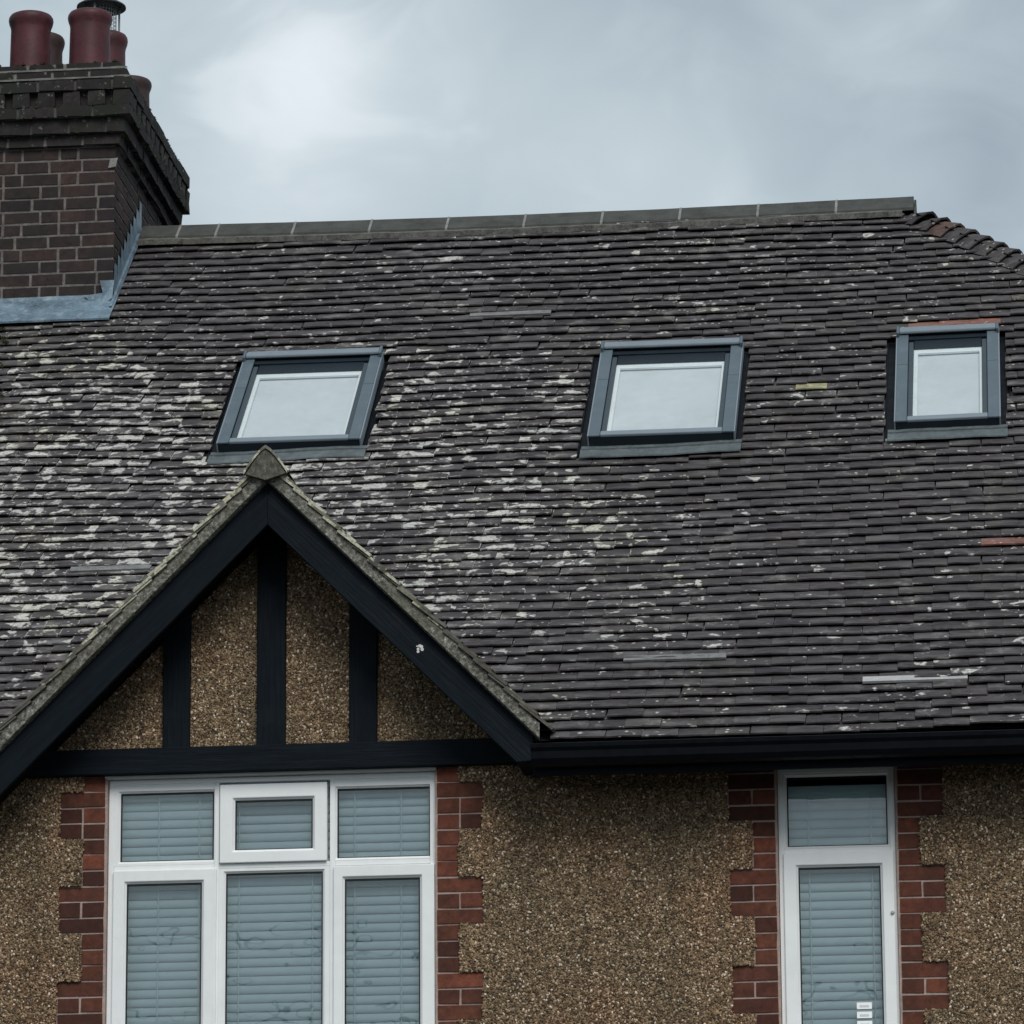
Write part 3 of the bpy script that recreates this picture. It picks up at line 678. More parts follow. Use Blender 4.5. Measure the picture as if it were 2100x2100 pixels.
for t in sorted(tile_list, key=lambda t: t['i']):
    mtx = tile_matrix(t['xc'], t['s'], t['n'], t['rx'], t['rz'])
    mat = None
    for lst, mm in ((sp_red, 'tile_red'), (sp_yel, 'tile_yellow')):
        for q in lst:
            if near(t, *q) and q not in done: mat = mm; done.append(q); break
    if mat:
        m = MB()
        for q, uv in tile_geo(t['w'], rtail()): m.face(q, 0.0, uv)
        o = link('tile', m.mesh('tile', mat), roof, label='reddish terracotta tile' if mat == 'tile_red' else 'tile crusted with yellow lichen'); o.matrix_local = mtx; continue
    if t['full'] and not t['cut'] and -2.15 < t['xc'] < 0.05 and count < 292:
        o = link('tile', variants[rng.randrange(16)], roof); o.matrix_local = mtx; count += 1; continue
    rv = rng.random()
    for q, uv in tile_geo(t['w'], rtail(), t['cut']): field.face([mtx @ p for p in q], rv, uv)
field.build('tile_field', 'tile', roof, kind='stuff')

# top courses under the ridge, mortar bed and ridge tiles
tc_ = MB()
RAP = rp(0, S_R).z + 0.059
def ridge_pt(X, d, h=0.0):                   # d: distance down the leg (front), measured from the apex
    return Vector((X, Y_R - d * CT * 1.0, RAP + h - d * ST * 0.96))
rsag = lambda X: 0.016 * ((X + 2.65) / 2.0) ** 2 - 0.004 + 0.003 * mnoise.noise(Vector((X * 2.1, 0, 8)))
mo = MB()
xs = np.arange(CHX1 + .02, -0.66, 0.06)
for a, b in zip(xs, xs[1:]):
    def q(X):
        j = 0.006 * mnoise.noise(Vector((X * 9, 0, 2))); return ridge_pt(X, 0.150, -0.020 + j + rsag(X)), ridge_pt(X, 0.262 + 0.012 * mnoise.noise(Vector((X * 6, 3, 1))), 0.012 + j + rsag(X))
    (p1, p2), (p3, p4) = q(a), q(b); mo.face([p2, p4, p3, p1])
    mo.face([p2 - Vector((0, -.006, .03)), p4 - Vector((0, -.006, .03)), p4, p2])
mo.build('ridge_mortar', 'ridge_bed', roof)
joints = [-4.92] + [-0.636 - 0.4507 * k for k in range(9, -1, -1)]
rdg = [-5.15] + joints
for a, b in zip(rdg, rdg[1:]):
    m = MB(); L = 0.175; th = 0.018
    n = 6
    for k in range(n):
        x0_, x1_ = a + .006 + (b - a - .012) * k / n, a + .006 + (b - a - .012) * (k + 1) / n
        dz0, dz1 = rsag(x0_), rsag(x1_)
        A0, A1 = ridge_pt(x0_, 0, dz0), ridge_pt(x1_, 0, dz1); F0, F1 = ridge_pt(x0_, L, dz0), ridge_pt(x1_, L, dz1)
        mir = lambda p: Vector((p.x, 2 * Y_R - p.y, p.z)); dn = Vector((0, 0, -th))
        m.face([F0, F1, A1, A0]); m.face([A0, A1, mir(F1), mir(F0)]); m.face([F0 + dn, F1 + dn, F1, F0]); m.face([mir(F0), mir(F1), mir(F1) + dn, mir(F0) + dn])
        if k in (0, n - 1):
            A, F = (A0, F0) if k == 0 else (A1, F1); m.face([A, F, F + dn, A + dn]); m.face([A, A + dn, mir(F) + dn, mir(F)])
    m.build('ridge_tile', 'ridge', roof, merge=True)
for x in joints[:-1]:
    m = MB(); dz = rsag(x)
    m.hexa([ridge_pt(x - .007, .185, dz - .02), ridge_pt(x + .007, .185, dz - .02), ridge_pt(x - .007, 0, dz - .02), ridge_pt(x + .007, 0, dz - .02), ridge_pt(x - .007, .185, dz + .003), ridge_pt(x + .007, .185, dz + .003), ridge_pt(x - .007, 0, dz + .003), ridge_pt(x + .007, 0, dz + .003)])
    m.build('ridge_joint', 'joint', roof)
m = MB(); xe = joints[-1]
m.prism([(Y_R - .16, RAP - .15), (Y_R, RAP - .01), (Y_R + .16, RAP - .15)], xe - .004, xe + .008, 'x'); m.build('ridge_end', 'ridge', roof)

# hip: bonnet tiles stepping down to the right, one to each course
hd_ = (rp(hipx(3), 3) - rp(hipx(4), 4)).normalized()           # down the hip
nf = Vector((0, -ST, CT)); ns_ = Vector((ST, 0, CT)); up = (nf + ns_).normalized(); side = hd_.cross(up).normalized()
i = 0
while True:
    s = S_R - 0.235 - 0.104 * i
    if s < 0.05: break
    m = MB(); c = rp(hipx(s), s, 0.0); n = 8; L = 0.20 if i > 1 else 0.09; ring = []
    lift = 0.029 + rng.uniform(-.004, .004)
    for k in range(n + 1):
        t = (k / n - .5) * 2; wd = 0.120
        o_ = side * (t * wd) + up * (0.052 * (1 - abs(t) ** 2.0) - 0.050 * abs(t) ** 1.3)
        tail = c + hd_ * (0.045 + rng.uniform(-.004, .004)) + o_ + up * (lift + 0.006); head = c - hd_ * L + o_ * 0.80 + up * (lift - .035)
        ring.append((head, tail, tail - up * 0.013))
    rv = rng.random()
    for A, B_ in zip(ring, ring[1:]):
        m.face([A[0], B_[0], B_[1], A[1]], rv, [(.5, 1), (.5, 1), (.5, 0.2), (.5, 0.2)]); m.face([A[1], B_[1], B_[2], A[2]], rv)
    m.build('hip_tile', 'tile_plain' if i != 2 else 'tile_brown', roof, merge=False)
    i += 1
# tiles on the hip end
he = MB()
for i in range(0, 64, 1):
    s = course_s(i)
    if s > S_R - .30: break
    zz = rp(0, s).z; xh = hipx(s); yf = rp(0, s).y; yb = 2 * Y_R - yf
    y = yf + .03
    while y < yb - .03:
        y2 = min(y + .164, yb - .03); rv = rng.random(); q0 = Vector((xh + .03, 0, zz + .035)); q1 = Vector((hipx(s + .2), 0, zz + .2 * ST + .005))
        he.face([Vector((q0.x, y, q0.z)), Vector((q0.x, y2, q0.z)), Vector((q1.x, y2, q1.z)), Vector((q1.x, y, q1.z))], rv)
        he.face([Vector((q0.x, y, q0.z - .012)), Vector((q0.x, y2, q0.z - .012)), Vector((q0.x, y2, q0.z)), Vector((q0.x, y, q0.z))], rv); y += .167
he.build('hip_end_tiles', 'tile', roof, kind='stuff')

# pale metal strips tucked under tile tails
for xa, xb, s in ((-0.833, -0.345, 0.452), (-4.836, -4.425, 1.925), (-1.97, -1.483, 0.735), (-3.088, -2.636, 4.985)):
    m = MB(); nn = 0.047 + sag((xa + xb) / 2, s)
    P = []
    for n_ in (nn - .012, nn):
        for s_ in (s - .004, s + .055):
            for X_ in (xa, xb): P.append(rp(X_, s_ , n_ - (0.006 if s_ > s else 0)))
    m.hexa(P); m.build('metal_strip', 'strip' if xa == -0.833 else 'strip_dull', roof)

# moss on the left
ms = MB()
for k in range(200):
    X = -5.64 - abs(rng.gauss(0, .22)); s = rng.uniform(3.6, 5.15) + rng.gauss(0, .05); X += 0.16 * (4.6 - s)
    c = rp(X, s, 0.045 + sag(X, s)); r_ = rng.uniform(.008, .022)
    for j in range(4):
        a = rng.uniform(0, 6.28); b = a + 1.6; h = r_ * rng.uniform(.6, 1.2)
        ms.face([c + Vector((math.cos(a) * r_, math.sin(a) * r_ * CT, math.sin(a) * r_ * ST)), c + Vector((math.cos(b) * r_, math.sin(b) * r_ * CT, math.sin(b) * r_ * ST)), c + h * Vector((rng.gauss(0, .3), -ST, CT))])
ms.build('moss', 'moss', roof, kind='stuff')

# ---- skylights
for idx, k in enumerate(SKY):
    x0, x1, s0, s1 = k['x0'], k['x1'], k['s0'], k['s1']; N = 0.090; xc = (x0 + x1) / 2
    sk = k['rot']
    def sp(X, s, n): return rp(X, s + (X - xc) * sk, n)
    def hx(m, a, b, c, d_, n0, n1):
        m.hexa([sp(X, s, n) for n in (n0, n1) for s in (c, d_) for X in (a, b)])
    f = MB(); hx(f, x0, x1, s0, s0 + .07, 0.0, N - .012); hx(f, x0, x1, s1 - .09, s1, 0.0, N - .012)
    hx(f, x0, x0 + .05, s0 + .07, s1 - .09, 0.0, N - .012); hx(f, x1 - .05, x1, s0 + .07, s1 - .09, 0.0, N - .012)
    so = f.build('skylight', 'sash_dark', house, label=['left roof window above the gable', 'middle roof window', 'narrow right roof window'][idx])
    for a, b in ((x0 - .004, x0 + .054), (x1 - .054, x1 + .004)):
        sj = s0 + .62 * (s1 - s0)
        for ca, cb in ((s0 - .003, sj - .0015), (sj + .0015, s1 - .02)):
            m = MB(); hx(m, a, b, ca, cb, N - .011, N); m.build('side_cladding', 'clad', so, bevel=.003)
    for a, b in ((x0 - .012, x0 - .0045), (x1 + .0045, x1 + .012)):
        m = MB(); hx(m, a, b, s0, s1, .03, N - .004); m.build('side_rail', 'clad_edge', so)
    for a, b in ((x0 + .055, x0 + .082), (x1 - .082, x1 - .055)):
        m = MB(); hx(m, a, b, s0 + .03, s1 - .12, N - .03, N - .012); m.build('sash_side', 'sash_mid', so, bevel=.004)
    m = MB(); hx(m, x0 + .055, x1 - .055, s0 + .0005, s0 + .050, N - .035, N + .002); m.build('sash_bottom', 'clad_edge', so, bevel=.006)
    m = MB(); hx(m, x0 + .083, x1 - .083, s1 - .20, s1 - .022, N - .034, N - .020); m.build('sash_top', 'sash_dark', so, bevel=.004)
    # hood over the top
    m = MB(); pr = [(s1 - .050, N + .004), (s1 - .055, N + .010), (s1 - .050, N + .022), (s1 - .02, N + .026), (s1 + .03, N + .012), (s1 + .05, .03), (s1 + .05, .0), (s1 - .02, 0.0), (s1 - .02, N + .004)]
    A = [sp(x0 + .006, s, n) for s, n in pr]; B_ = [sp(x1 - .006, s, n) for s, n in pr]; n_ = len(pr); m.face(A); m.face(B_[::-1])
    for q in range(n_): m.face([A[q], B_[q], B_[(q + 1) % n_], A[(q + 1) % n_]])
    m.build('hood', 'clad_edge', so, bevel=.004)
    for a, b in ((x0 - .010, x0 + .0055), (x1 - .0055, x1 + .010)):
        m = MB(); hx(m, a, b, s1 - .075, s1 + .02, .0, N + .026); m.build('hood_end', 'clad', so, bevel=.004)
    # pane, white seal and pale blind
    gx0, gx1, gs0, gs1 = x0 + .083, x1 - .083, s0 + .052, s1 - .202
    m = MB(); m.face([sp(gx0, gs0, N - .022), sp(gx1, gs0, N - .022), sp(gx1, gs1, N - .022), sp(gx0, gs1, N - .022)]); m.build('pane', 'skyglass', so)
    m = MB()
    hx(m, gx0, gx0 + .022, gs0, gs1, N - .036, N - .026); hx(m, gx1 - .012, gx1, gs0, gs1, N - .036, N - .026); hx(m, gx0 + .022, gx1 - .012, gs0, gs0 + .03, N - .036, N - .026); hx(m, gx0 + .022, gx1 - .012, gs1 - .045, gs1, N - .036, N - .026)
    m.build('inner_frame', 'upvc', so)
    m = MB(); hx(m, gx0, gx1, gs0, gs1, N - .052, N - .044); m.build('roller_blind', 'skyblind', so)
    # side gutters and apron
    for a, b in ((x0 - .066, x0), (x1, x1 + .066)):
        m = MB(); hx(m, a, b, s0 - .10, s1 + .04, -.012, .004); hx(m, (a if a < xc else b - .008), (a + .008 if a < xc else b), s0 - .10, s1 + .02, .004, .018); m.build('side_flashing', 'gutter', so)
    m = MB(); nx = 14
    for q in range(nx):
        Xa, Xb = x0 - .045 + (x1 - x0 + .09) * q / nx, x0 - .045 + (x1 - x0 + .09) * (q + 1) / nx
        def ap(X):
            w_ = .004 * mnoise.noise(Vector((X * 12, idx, 0))); bot = s0 - .150 + .010 * mnoise.noise(Vector((X * 5, idx, 7)))
            n0 = .054 + sag(X, bot) + w_; return [sp(X, bot, n0 - .006), sp(X, bot + .004, n0), sp(X, s0 - .075, n0 + .003), sp(X, s0 - .072, n0 + .010), sp(X, s0 - .03, n0 - .012), sp(X, s0 + .002, n0 - .010)]
        A, B_ = ap(Xa), ap(Xb)
        for z_ in range(5): m.face([A[z_], B_[z_], B_[z_ + 1], A[z_ + 1]])
    m.build('apron', 'flash', so, merge=True, smooth=False)

# ---- gable
YB = -0.35                                    # front of the bargeboards
infill = MB(); hz = GZ - .13
infill.face([Vector((GX - (hz - 4.50), FRONT, 4.50)), Vector((GX + (hz - 4.50), FRONT, 4.50)), Vector((GX, FRONT, hz))])
gab = infill.build('gable', 'dash', house, label='black and buff timbered gable over the wide window')
chips('pebble_dash', [(GX - 1.3, GX + 1.3, 4.5, hz)], gab, FRONT, 23000, lambda P: P[:, 1] < hz - np.abs(P[:, 0] - GX))
for a, b in ((-4.140, -4.010), (-3.690, -3.553), (-3.250, -3.117)):
    zt_ = hz - max(abs(a - GX), abs(b - GX)) if not (a < GX < b) else hz - .08
    m = MB(); zt2 = [hz - abs(a - GX) + .02, hz - abs(b - GX) + .02]
    m.hexa([Vector((x_, y_, z_)) for z_ in (0, 1) for y_ in (-.042, .0) for x_ in (a, b)])
    m.v = [Vector((p.x, p.y, 4.560 if p.z == 0 else (zt2[0] if abs(p.x - a) < 1e-6 else zt2[1]))) for p in m.v]
    m.build('stud', 'wood_stud', gab, bevel=.004)
m = MB(); m.box(GX - 1.22, GX + 1.20, -.058, .0, 4.443, 4.566); m.build('beam', 'blackwood', gab, bevel=.004)
for d_ in (-1, 1):
    foot = 1.245 if d_ > 0 else 1.52
    def gp(t, v): return (GX + d_ * t, GZ - t + v)        # t: run from the apex, v: height above the board's top line
    # main face and recessed upper strip
    a = [gp(0, -.058), gp(foot, -.058), gp(foot, -.125), gp(foot - .075, -.205), gp(0, -.205)]
    m = MB(); m.prism([(x_, z_) for x_, z_ in a], YB, YB + .03); m.build('bargeboard', 'wood_l' if d_ < 0 else 'wood_r', gab, bevel=.003)
    a = [gp(0, 0.0), gp(foot + .0, 0.0), gp(foot + .0, -.075), gp(0, -.075)]
    m = MB(); m.prism(a, YB + .016, YB + .04); m.build('bargeboard_moulding', 'wood_l' if d_ < 0 else 'wood_r', gab, bevel=.003)
    # sloping soffit behind the board
    m = MB(); a = [gp(0, -.095), gp(foot - .05, -.095), gp(foot - .05, -.115), gp(0, -.115)]; m.prism(a, YB + .03, FRONT - .003); m.build('verge_soffit', 'soffit', gab)
    # boxed end under the foot
    m = MB(); a = [gp(foot, -.125), gp(foot - .075, -.205), gp(foot - .18, -.100), gp(foot, 0.0)]
    m.prism(a, YB + .03, -.02); m.build('boxed_end', 'blackwood', gab)
    # undercloak and mortar bed of the verge
    m = MB(); n = 60; L_ = foot + .035
    for k in range(n):
        t0, t1 = L_ * k / n, L_ * (k + 1) / n
        def vp(t):
            j = mnoise.noise(Vector((t * 14, d_, 0))) * .006; jj = mnoise.noise(Vector((t * 30, d_, 5))) * .006
            return Vector((*gp(t, .000),)), j, jj
        for (ta, tb) in ((t0, t1),):
            (xa, za), (xb, zb_) = gp(ta, 0), gp(tb, 0)
            j0 = mnoise.noise(Vector((ta * 14, d_, 0))) * .007; j1 = mnoise.noise(Vector((tb * 14, d_, 0))) * .007
            q0 = [Vector((xa, YB - .012, za + .002)), Vector((xa, YB - .028 + j0, za + .010)), Vector((xa, YB - .022 - j0, za + .083 + j0 * .9)), Vector((xa, YB + .2, za + .086))]
            q1 = [Vector((xb, YB - .012, zb_ + .002)), Vector((xb, YB - .028 + j1, zb_ + .010)), Vector((xb, YB - .022 - j1, zb_ + .083 + j1 * .9)), Vector((xb, YB + .2, zb_ + .086))]
            for z_ in range(3): m.face([q0[z_], q1[z_], q1[z_ + 1], q0[z_ + 1]])
            m.face([Vector((xa, YB + .03, za + .001)), Vector((xb, YB + .03, zb_ + .001)), q1[0], q0[0]])
    m.build('verge_mortar', 'verge', gab, merge=True)
    # verge tiles, one to each course, and the rest of the slope behind them
    sl = math.sqrt(.5); fld = MB(); u = Vector((-d_ * sl, 0, sl)); nrm = Vector((d_ * sl, 0, sl))
    ns2 = int(foot / sl / 0.10) + 1
    for c in range(ns2):
        t = foot + .085 - c * 0.10 * sl
        if t < 0.04: break
        o0 = Vector((GX + d_ * t, 0, GZ - t + .086)) 
        yv = YB - .036 + rng.uniform(-.008, .008)
        nrow = 9; 
        for r_ in range(nrow):
            ya = yv + r_ * .167 - (.083 if (c % 2 and r_) else 0); yb = yv + (r_ + 1) * .167 - .003 - (.083 if c % 2 else 0)
            # stop where the main roof rises above this slope
            zc = o0.z
            if zc < rp(0, 0).z + (ya - YE) * ST / CT - .03: continue
            tl = u * .20; P0 = o0 + nrm * (0.026 + rng.uniform(-.002, .003)); P1 = o0 + tl + nrm * .006; dn = nrm * -.013
            if (P1 - Vector((GX, 0, 0))).x * d_ < 0: P1 = P0 + u * max(0.02, (t) / sl) + nrm * -.01
            mm = MB() if r_ == 0 else fld; rv = rng.random()
            V = lambda p, y: Vector((p.x, y, p.z))
            mm.face([V(P0, ya), V(P0, yb), V(P1, yb), V(P1, ya)], rv); mm.face([V(P0 + dn, ya), V(P0 + dn, yb), V(P0, yb), V(P0, ya)], rv)
            mm.face([V(P0 + dn, ya), V(P0, ya), V(P1, ya), V(P1 + dn, ya)], rv); mm.face([V(P0 + dn, yb), V(P1 + dn, yb), V(P1, yb), V(P0, yb)], rv)
            mm.face([V(P0 + dn, ya), V(P1 + dn, ya), V(P1 + dn, yb), V(P0 + dn, yb)], rv)
            if r_ == 0: mm.build('verge_tile', 'gable_tile', gab)
    fld.build('gable_tile_field', 'gable_tile', gab, kind='stuff')
# gable ridge tiles with a mortared end
yr_end = YE + (GZ + .12 - ZE) * CT / ST
y = YB - .070; k = 0
while y < yr_end:
    y2 = min(y + .30, yr_end + .1); m = MB(); n = 10; prof = []
    for q in range(n + 1):
        t = (q / n - .5) * 2; prof.append((GX + t * .104, GZ + .164 - .125 * abs(t) ** 1.35))
    for (xa, za), (xb, zb_) in zip(prof, prof[1:]):
        lift = .006 * (k % 2); V = lambda a_, y_, b_: Vector((a_, y_, b_ + lift))
        m.face([V(xa, y, za), V(xb, y, zb_), V(xb, y2, zb_), V(xa, y2, za)]); m.face([V(xa, y, za - .016), V(xb, y, zb_ - .016), V(xb, y, zb_), V(xa, y, za)])
    m.build('ridge_tile', 'gable_tile', gab); y += .30; k += 1
m = MB(); pl = [(GX - .100, GZ + .028), (GX, GZ - .004), (GX + .100, GZ + .028)] + [(GX + t * (.094 + rng.uniform(-.004, .004)), GZ + .148 - .12 * abs(t) ** 1.35) for t in (1, .75, .5, .25, 0, -.25, -.5, -.75, -1)]
m.prism(pl, YB - .062, YB + .12); m.build('ridge_end_mortar', 'cap', gab)
# chalky dropping on the right bargeboard
m = MB(); c = Vector((GX + .722, YB - .001, GZ - .722 - .105))
for k in range(7):
    a = c + Vector((rng.uniform(-.018, .018), 0, rng.uniform(-.016, .016))); r_ = rng.uniform(.004, .009)
    m.face([a + Vector((r_ * math.cos(q * 1.047), -rng.uniform(0, .002), r_ * math.sin(q * 1.047))) for q in range(6)])
m.build('bird_dropping', 'dropping', gab)

# ---- chimney
core = MB()
core.box(CHX0 + .0035, CHX1 - .0035, CHY0 + .0035, CHY1 - .0035, 7.2, 9.30)
chim = core.build('chimney', 'pointing', house, label='tall dark brick chimney stack with corbelled top')
C0 = 0.0747
nbrick = 0
def course_bricks(z0, z1, x0, x1, y0, y1, off, mat, length=0.215, clip_roof=True, depth=.05, flem=False, seed=0):
    """front row and right-hand side row of one course"""
    global nbrick
    h = z1 - z0 - (.014 if depth < .06 else .008)
    def put(face, a, b, zc):
        global nbrick
        wd = round((b - a) / .004) * .004
        if wd < .025: return
        me = brick_mesh(wd, round(h / .002) * .002, depth, mat, mat, rng.randrange(4)); o = link('brick', me, chim); nbrick += 1
        if face == 'f': o.location = ((a + b) / 2, y0 + rng.uniform(-.002, .001), zc)
        else: o.location = (x1 - rng.uniform(-.002, .001), (a + b) / 2, zc); o.rotation_euler = (0, 0, R(90))
        return o
    zc = (z0 + z1) / 2
    # front, from the right corner leftwards
    x = x1; seq = [.215, .105] if flem else [length]
    k = 0; first = True
    while x > x0 + .03:
        L = seq[(k + (0 if off else 1)) % len(seq)] if flem else length
        if first and not flem and off: L = length / 2
        a = max(x0, x - L + .007); put('f', a, x - (.0 if first else .006), zc); x -= L + .002; k += 1; first = False
    # right side, from the front corner backwards
    y = y0 + depth; k = 0; first = True
    while y < y1 - .03:
        L = seq[k % len(seq)] if flem else length
        if first and not off: L = length / 2
        b = min(y1, y + L - .008)
        zr = ZE + ((y + b) / 2 - YE) * ST / CT if y < Y_R else ZE + (2 * Y_R - (y + b) / 2 - YE) * ST / CT
        if not clip_roof or zc > zr - .03: put('s', y + .002, b, zc)
        y += L; k += 1; first = False
z = 8.798 + C0 * 0
zb0 = 8.798 - C0 * 13
for k in range(14):
    z0 = zb0 + C0 * k
    if z0 + C0 > 8.876: break
    course_bricks(z0, z0 + C0, CHX0, CHX1, CHY0, CHY1, k % 2, 'brick_chim', flem=(k % 3 != 0), length=.19)
LAY = [(8.875, 8.936, .030, 'brick_corbel', 0.215), (8.936, 9.022, .066, 'brick_corbel', 0.215), (9.022, 9.086, .102, 'brick_corbel', 0.215), (9.180, 9.252, .104, 'brick_corbel', 0.215)]
for q, (z0, z1, p, mt, L) in enumerate(LAY):
    course_bricks(z0, z1 + .006, CHX0 - p, CHX1 + p, CHY0 - p, CHY1 + p, q % 2, mt, L, False, depth=.09 + p)
    m = MB(); m.box(CHX0 - p + .008, CHX1 + p - .008, CHY0 - p + .008, CHY1 + p - .008, z0 + .004, z1 - .001); m.build('corbel_mortar', 'pointing' if q < 1 else 'ridge', chim)
# dentil course: headers standing forward with gaps
p = .098; m = MB(); m.box(CHX0 - .062, CHX1 + .062, CHY0 - .062, CHY1 + .062, 9.084, 9.182); m.build('dentil_backing', 'brick_corbel', chim)
dm = MB(); dm.box(-.046, .046, 0, .10, -.045, .045, 0, .008); dmesh = dm.mesh('brick', 'brick_corbel')
x = CHX1 + p - .046
while x > CHX0 - p:
    o = link('brick', dmesh, chim); o.location = (x, CHY0 - p + rng.uniform(-.003, .003), 9.133); x -= .146
y = CHY0 - p + .16
while y < CHY1 + p:
    o = link('brick', dmesh, chim); o.location = (CHX1 + p, y, 9.133); o.rotation_euler = (0, 0, R(90)); y += .146
# two courses of the cap set back, then sloped flaunching
for q, (z0, z1, p) in enumerate(((9.258, 9.318, .072), (9.322, 9.372, .030))):
    course_bricks(z0, z1, CHX0 - p, CHX1 + p, CHY0 - p, CHY1 + p, q % 2, 'brick_corbel', .215, False, depth=.1)
    m = MB(); m.box(CHX0 - p + .006, CHX1 + p - .006, CHY0 - p + .006, CHY1 + p - .006, z0 - .004, z1 - .002); m.build('cap_mortar', 'mortar', chim)
def ledge(z, p, w_):
    m = MB(); n = 26
    for k in range(n):
        def e_(x): 
            j = .006 * mnoise.noise(Vector((x * 11, z * 3, 0))); return [Vector((x, CHY0 - p - .004 + j, z - .006)), Vector((x, CHY0 - p - .007 + j, z + .004 + j)), Vector((x, CHY0 - p + w_, z + .014 + j))]
        xa, xb = CHX0 - p + (CHX1 - CHX0 + 2 * p) * k / n, CHX0 - p + (CHX1 - CHX0 + 2 * p) * (k + 1) / n
        A, B_ = e_(xa), e_(xb); m.face([A[0], B_[0], B_[1], A[1]]); m.face([A[1], B_[1], B_[2], A[2]])
    m.build('mortar_ledge', 'joint', chim)
ledge(9.256, .104, .04); ledge(9.320, .072, .05)
m = MB(); a = .02
lo = [(CHX0 - a, CHY0 - a), (CHX1 + a, CHY0 - a), (CHX1 + a, CHY1 + a), (CHX0 - a, CHY1 + a)]; hi = [(CHX0 + .15, CHY0 + .15), (CHX1 - .15, CHY0 + .15), (CHX1 - .15, CHY1 - .15), (CHX0 + .15, CHY1 - .15)]
for k in range(4):
    j = (k + 1) % 4; m.face([Vector((*lo[k], 9.372)), Vector((*lo[j], 9.372)), Vector((*hi[j], 9.43)), Vector((*hi[k], 9.43))])
m.face([Vector((*p_, 9.43)) for p_ in hi]); m.build('flaunching', 'mortar', chim)
mo2 = MB()
for zz_, pp_ in ((9.26, .085), (9.325, .05), (9.375, .02), (9.088, .09), (9.024, .095), (8.938, .055)):
    for k in range(70):
        if rng.random() < .5: c = Vector((rng.uniform(CHX0, CHX1 + pp_), CHY0 - pp_ - rng.uniform(-.01, .012), zz_))
        else: c = Vector((CHX1 + pp_ + rng.uniform(-.01, .012), rng.uniform(CHY0, CHY1), zz_))
        r_ = rng.uniform(.004, .013)
        for q in range(4):
            a = rng.uniform(0, 6.28); b = a + 1.7; mo2.face([c + Vector((math.cos(a) * r_ * 1.6, math.sin(a) * r_, -.002)), c + Vector((math.cos(b) * r_ * 1.6, math.sin(b) * r_, -.002)), c + Vector((rng.gauss(0, .004), rng.gauss(0, .003), r_ * .9))])
mo2.build('chimney_moss', 'moss', chim, kind='stuff')
# broken grey mortar lump on the corner
m = MB(); m.box(CHX1 - .030, CHX1 + .008, CHY0 - .010, CHY0 + .03, 8.738, 8.792, 0, .009); m.build('mortar_lump', 'joint', chim)
# pots
PROF = [(.122, 0), (.120, .10), (.117, .28), (.116, .325), (.119, .345), (.127, .365), (.131, .385), (.129, .402), (.120, .416), (.108, .422), (.098, .415), (.094, .30), (.092, .10)]
def pot(x, y, mat, sc_=1.0, hh=1.0):
    m = MB(); m.lathe([(r_ * sc_, z_ * hh) for r_, z_ in PROF], (0, 0, 0), 32); o = m.build('chimney_pot', mat, chim, merge=True, smooth=True); o.location = (x, y, 9.395)
pot(-5.748, 4.20, 'pot'); pot(-5.397, 4.20, 'pot'); pot(-5.770, 4.66, 'potdark', .97, 1.08); pot(-5.398, 4.70, 'pot', .97, 1.10); pot(-5.365, 5.32, 'potdark', .95, .93)
pot(-6.10, 4.20, 'pot')
# cowl on the second pot of the right-hand column
m = MB(); cx, cy, cz = -5.432, 4.70, 10.040
m.lathe([(.003, .036), (.06, .033), (.115, .020), (.146, .0), (.147, -.010), (.139, -.008), (.10, .004), (.003, .008)], (cx, cy, cz), 36); m.build('cowl_disc', 'cowl', chim, merge=True, smooth=True)
for k in range(3):
    m = MB(); a = R(20 + 120 * k); m.box(cx + .108 * math.cos(a) - .006, cx + .108 * math.cos(a) + .006, cy + .108 * math.sin(a) - .003, cy + .108 * math.sin(a) + .003, 9.85, cz + .01)
    m.build('cowl_strut', 'wire', chim)
m = MB()
for k in range(30):
    a = R(12 * k); m.tube([(cx + .09 * math.cos(a), cy + .09 * math.sin(a), 9.84), (cx + .09 * math.cos(a), cy + .09 * math.sin(a), cz + .004)], .0016, 4)
for z_ in np.arange(9.86, cz, .024):
    m.tube([(cx + .09 * math.cos(R(20 * k)), cy + .09 * math.sin(R(20 * k)), z_) for k in range(19)], .0016, 4)
m.build('cowl_mesh', 'wire', chim)
# a few brighter bricks near the ridge on the right face
for y_, z_ in ((4.95, 8.70), (4.92, 8.625), (5.12, 8.66)):
    o = link('brick', brick_mesh(.16, .064, .05, 'bb', 'brick_bright', 0), chim); o.location = (CHX1 + .004, y_, z_); o.rotation_euler = (0, 0, R(90))

# lead: front apron, corner and stepped side flashing
def zr(y): return ZE + (y - YE) * ST / CT
m = MB(); nx = 20; yb_ = CHY0 - .006
for k in range(nx):
    def ap(X):
        w_ = .003 * mnoise.noise(Vector((X * 8, 0, 3))); s_w = (yb_ - YE) / CT; b = s_w - .290 + .012 * mnoise.noise(Vector((X * 4, 1, 1)))
        return [rp(X, b, .046), rp(X, b + .003, .056 + w_), rp(X, s_w - .015, .052 + w_), Vector((X, yb_ - .012, zr(yb_) + .050)), Vector((X, yb_ + w_, zr(yb_) + .072 + .004 * mnoise.noise(Vector((X * 7, 2, 2))))), Vector((X, yb_ + .008, zr(yb_) + .080))]
    xa, xb = CHX0 - .1 + (CHX1 + .030 - CHX0 + .1) * k / nx, CHX0 - .1 + (CHX1 + .030 - CHX0 + .1) * (k + 1) / nx
    A, B_ = ap(xa), ap(xb)
    for z_ in range(5): 
        if z_ >= 3 and xb > CHX1 + .004: continue
        m.face([A[z_], B_[z_], B_[z_ + 1], A[z_ + 1]])
m.build('lead_apron', 'lead', chim, merge=True)
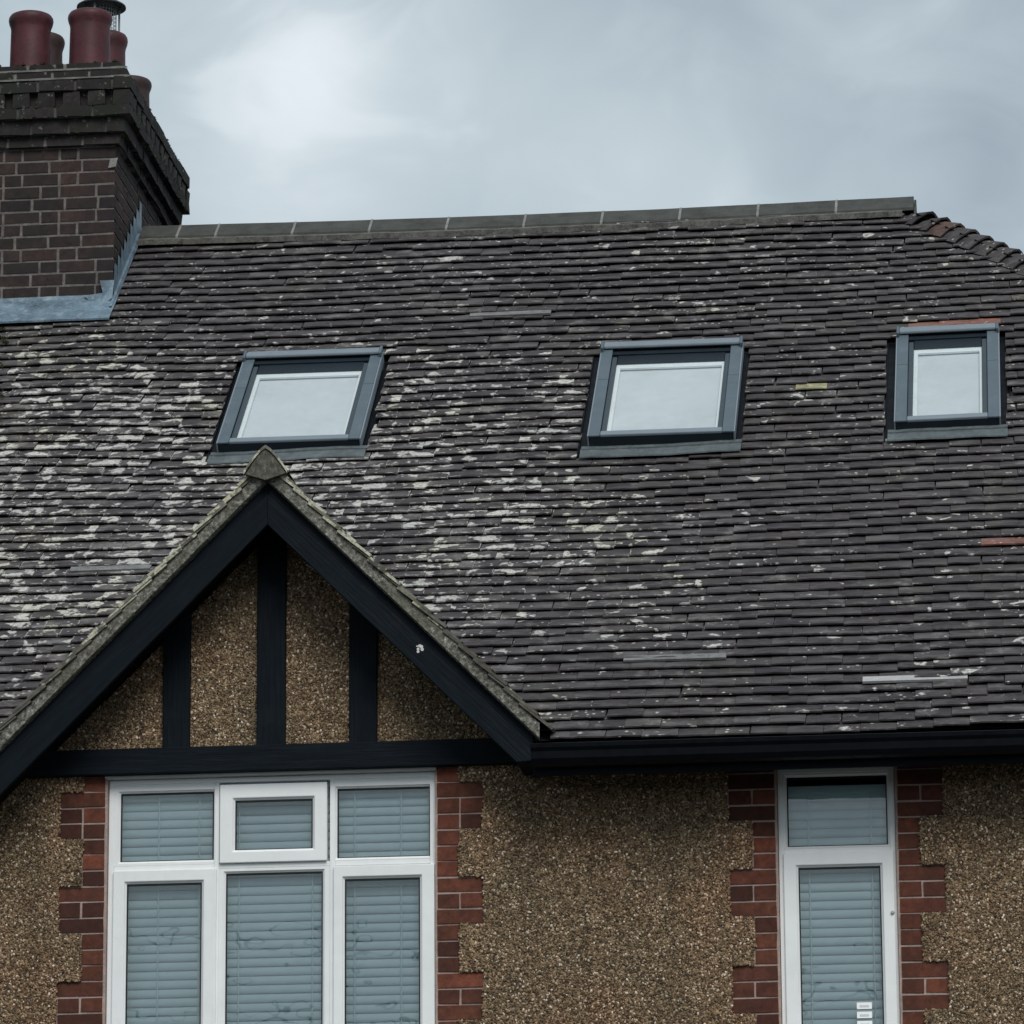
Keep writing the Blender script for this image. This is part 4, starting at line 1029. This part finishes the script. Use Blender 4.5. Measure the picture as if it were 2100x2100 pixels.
# overlapping diamond-shaped corner piece
def q3(p_): return Vector((p_[0], CHY0 - .018, p_[1]))
zb_c = zr(CHY0)
m = MB(); pts = [(-5.330, .062, .020), (-5.235, -.035, .085), (-5.158, .030, .060), (-5.158, .150, .014), (-5.240, .150, .014), (-5.222, .075, .018)]
fr_ = [Vector((a, CHY0 - c - .006, zb_c + b)) for a, b, c in pts]; bk_ = [p + Vector((0, .006, 0)) for p in fr_]
m.face(fr_)
for k in range(6): m.face([fr_[k], bk_[k], bk_[(k + 1) % 6], fr_[(k + 1) % 6]])
m.build('lead_corner', 'lead', chim)
m = MB(); X = CHX1 + .006; step = C0; run = step / math.tan(TH); y = CHY0 - .02; prof = []
low = [(y, zr(y) + .02)]
yy = y; k = 0
top = [(CHY0 - .02, zr(CHY0) + .16)]
while yy < Y_R - .06:
    z1_ = zr(yy) + .275; top += [(yy + .004, zr(yy) + .13 if k else z1_ - .02), (yy + .022, z1_)]; top.append((yy + run, z1_ - .001)); yy += run; k += 1
poly = [(y, zr(y) + .02)] + [(Y_R - .02, zr(Y_R) - .01), (Y_R - .02, zr(Y_R) + .14)] + top[::-1]
pp = [Vector((X, a, b)) for a, b in poly]
# triangulate as strips between the roof line and the saw-tooth
for (a0, b0), (a1, b1) in zip(top, top[1:]):
    if a1 <= a0: continue
    m.face([Vector((X, a0, zr(a0) + .01)), Vector((X, a1, zr(a1) + .01)), Vector((X + .001, a1, b1)), Vector((X + .001, a0, b0))])
m.build('stepped_flashing', 'lead', chim)
m = MB(); n = 24
for k in range(n):
    sa = (CHY0 - .02 - YE) / CT - .12 + (S_R - .1 - (CHY0 - .14 - YE) / CT) * k / n; sb = (CHY0 - .02 - YE) / CT - .12 + (S_R - .1 - (CHY0 - .14 - YE) / CT) * (k + 1) / n
    def fl(s_): j = .004 * mnoise.noise(Vector((s_ * 9, 0, 2))); return [rp(CHX1 + .004, s_, .05), rp(CHX1 + .006, s_, .062 + j), rp(CHX1 + .020, s_, .064 + j), rp(CHX1 + .026 + j, s_, .040)]
    A, B_ = fl(sa), fl(sb)
    for z_ in range(3): m.face([A[z_], A[z_ + 1], B_[z_ + 1], B_[z_]])
m.build('lead_soaker_edge', 'lead', chim, merge=True)
# ---- overhead cables behind the photographer, mirrored in the panes
for k, (za, zb_, dy, lab) in enumerate(((11.35, 9.0, 0.0, 'upper thin dark overhead cable mirrored in the window panes'), (10.55, 8.3, -0.8, 'lower thin dark overhead cable mirrored in the window panes'))):
    m = MB(); pts = []
    for q in range(25):
        t = q / 24; pts.append((-20 + 30 * t, -31 + dy, za + (zb_ - za) * t - 1.2 * t * (1 - t)))
    m.tube(pts, .028, 6); o = m.build('overhead_cable', 'gutter'); o['label'] = lab; o['category'] = 'cable'; o['group'] = 'overhead cables'
print('bricks on chimney', nbrick, 'tiles', len(tile_list), 'tile objects', count)
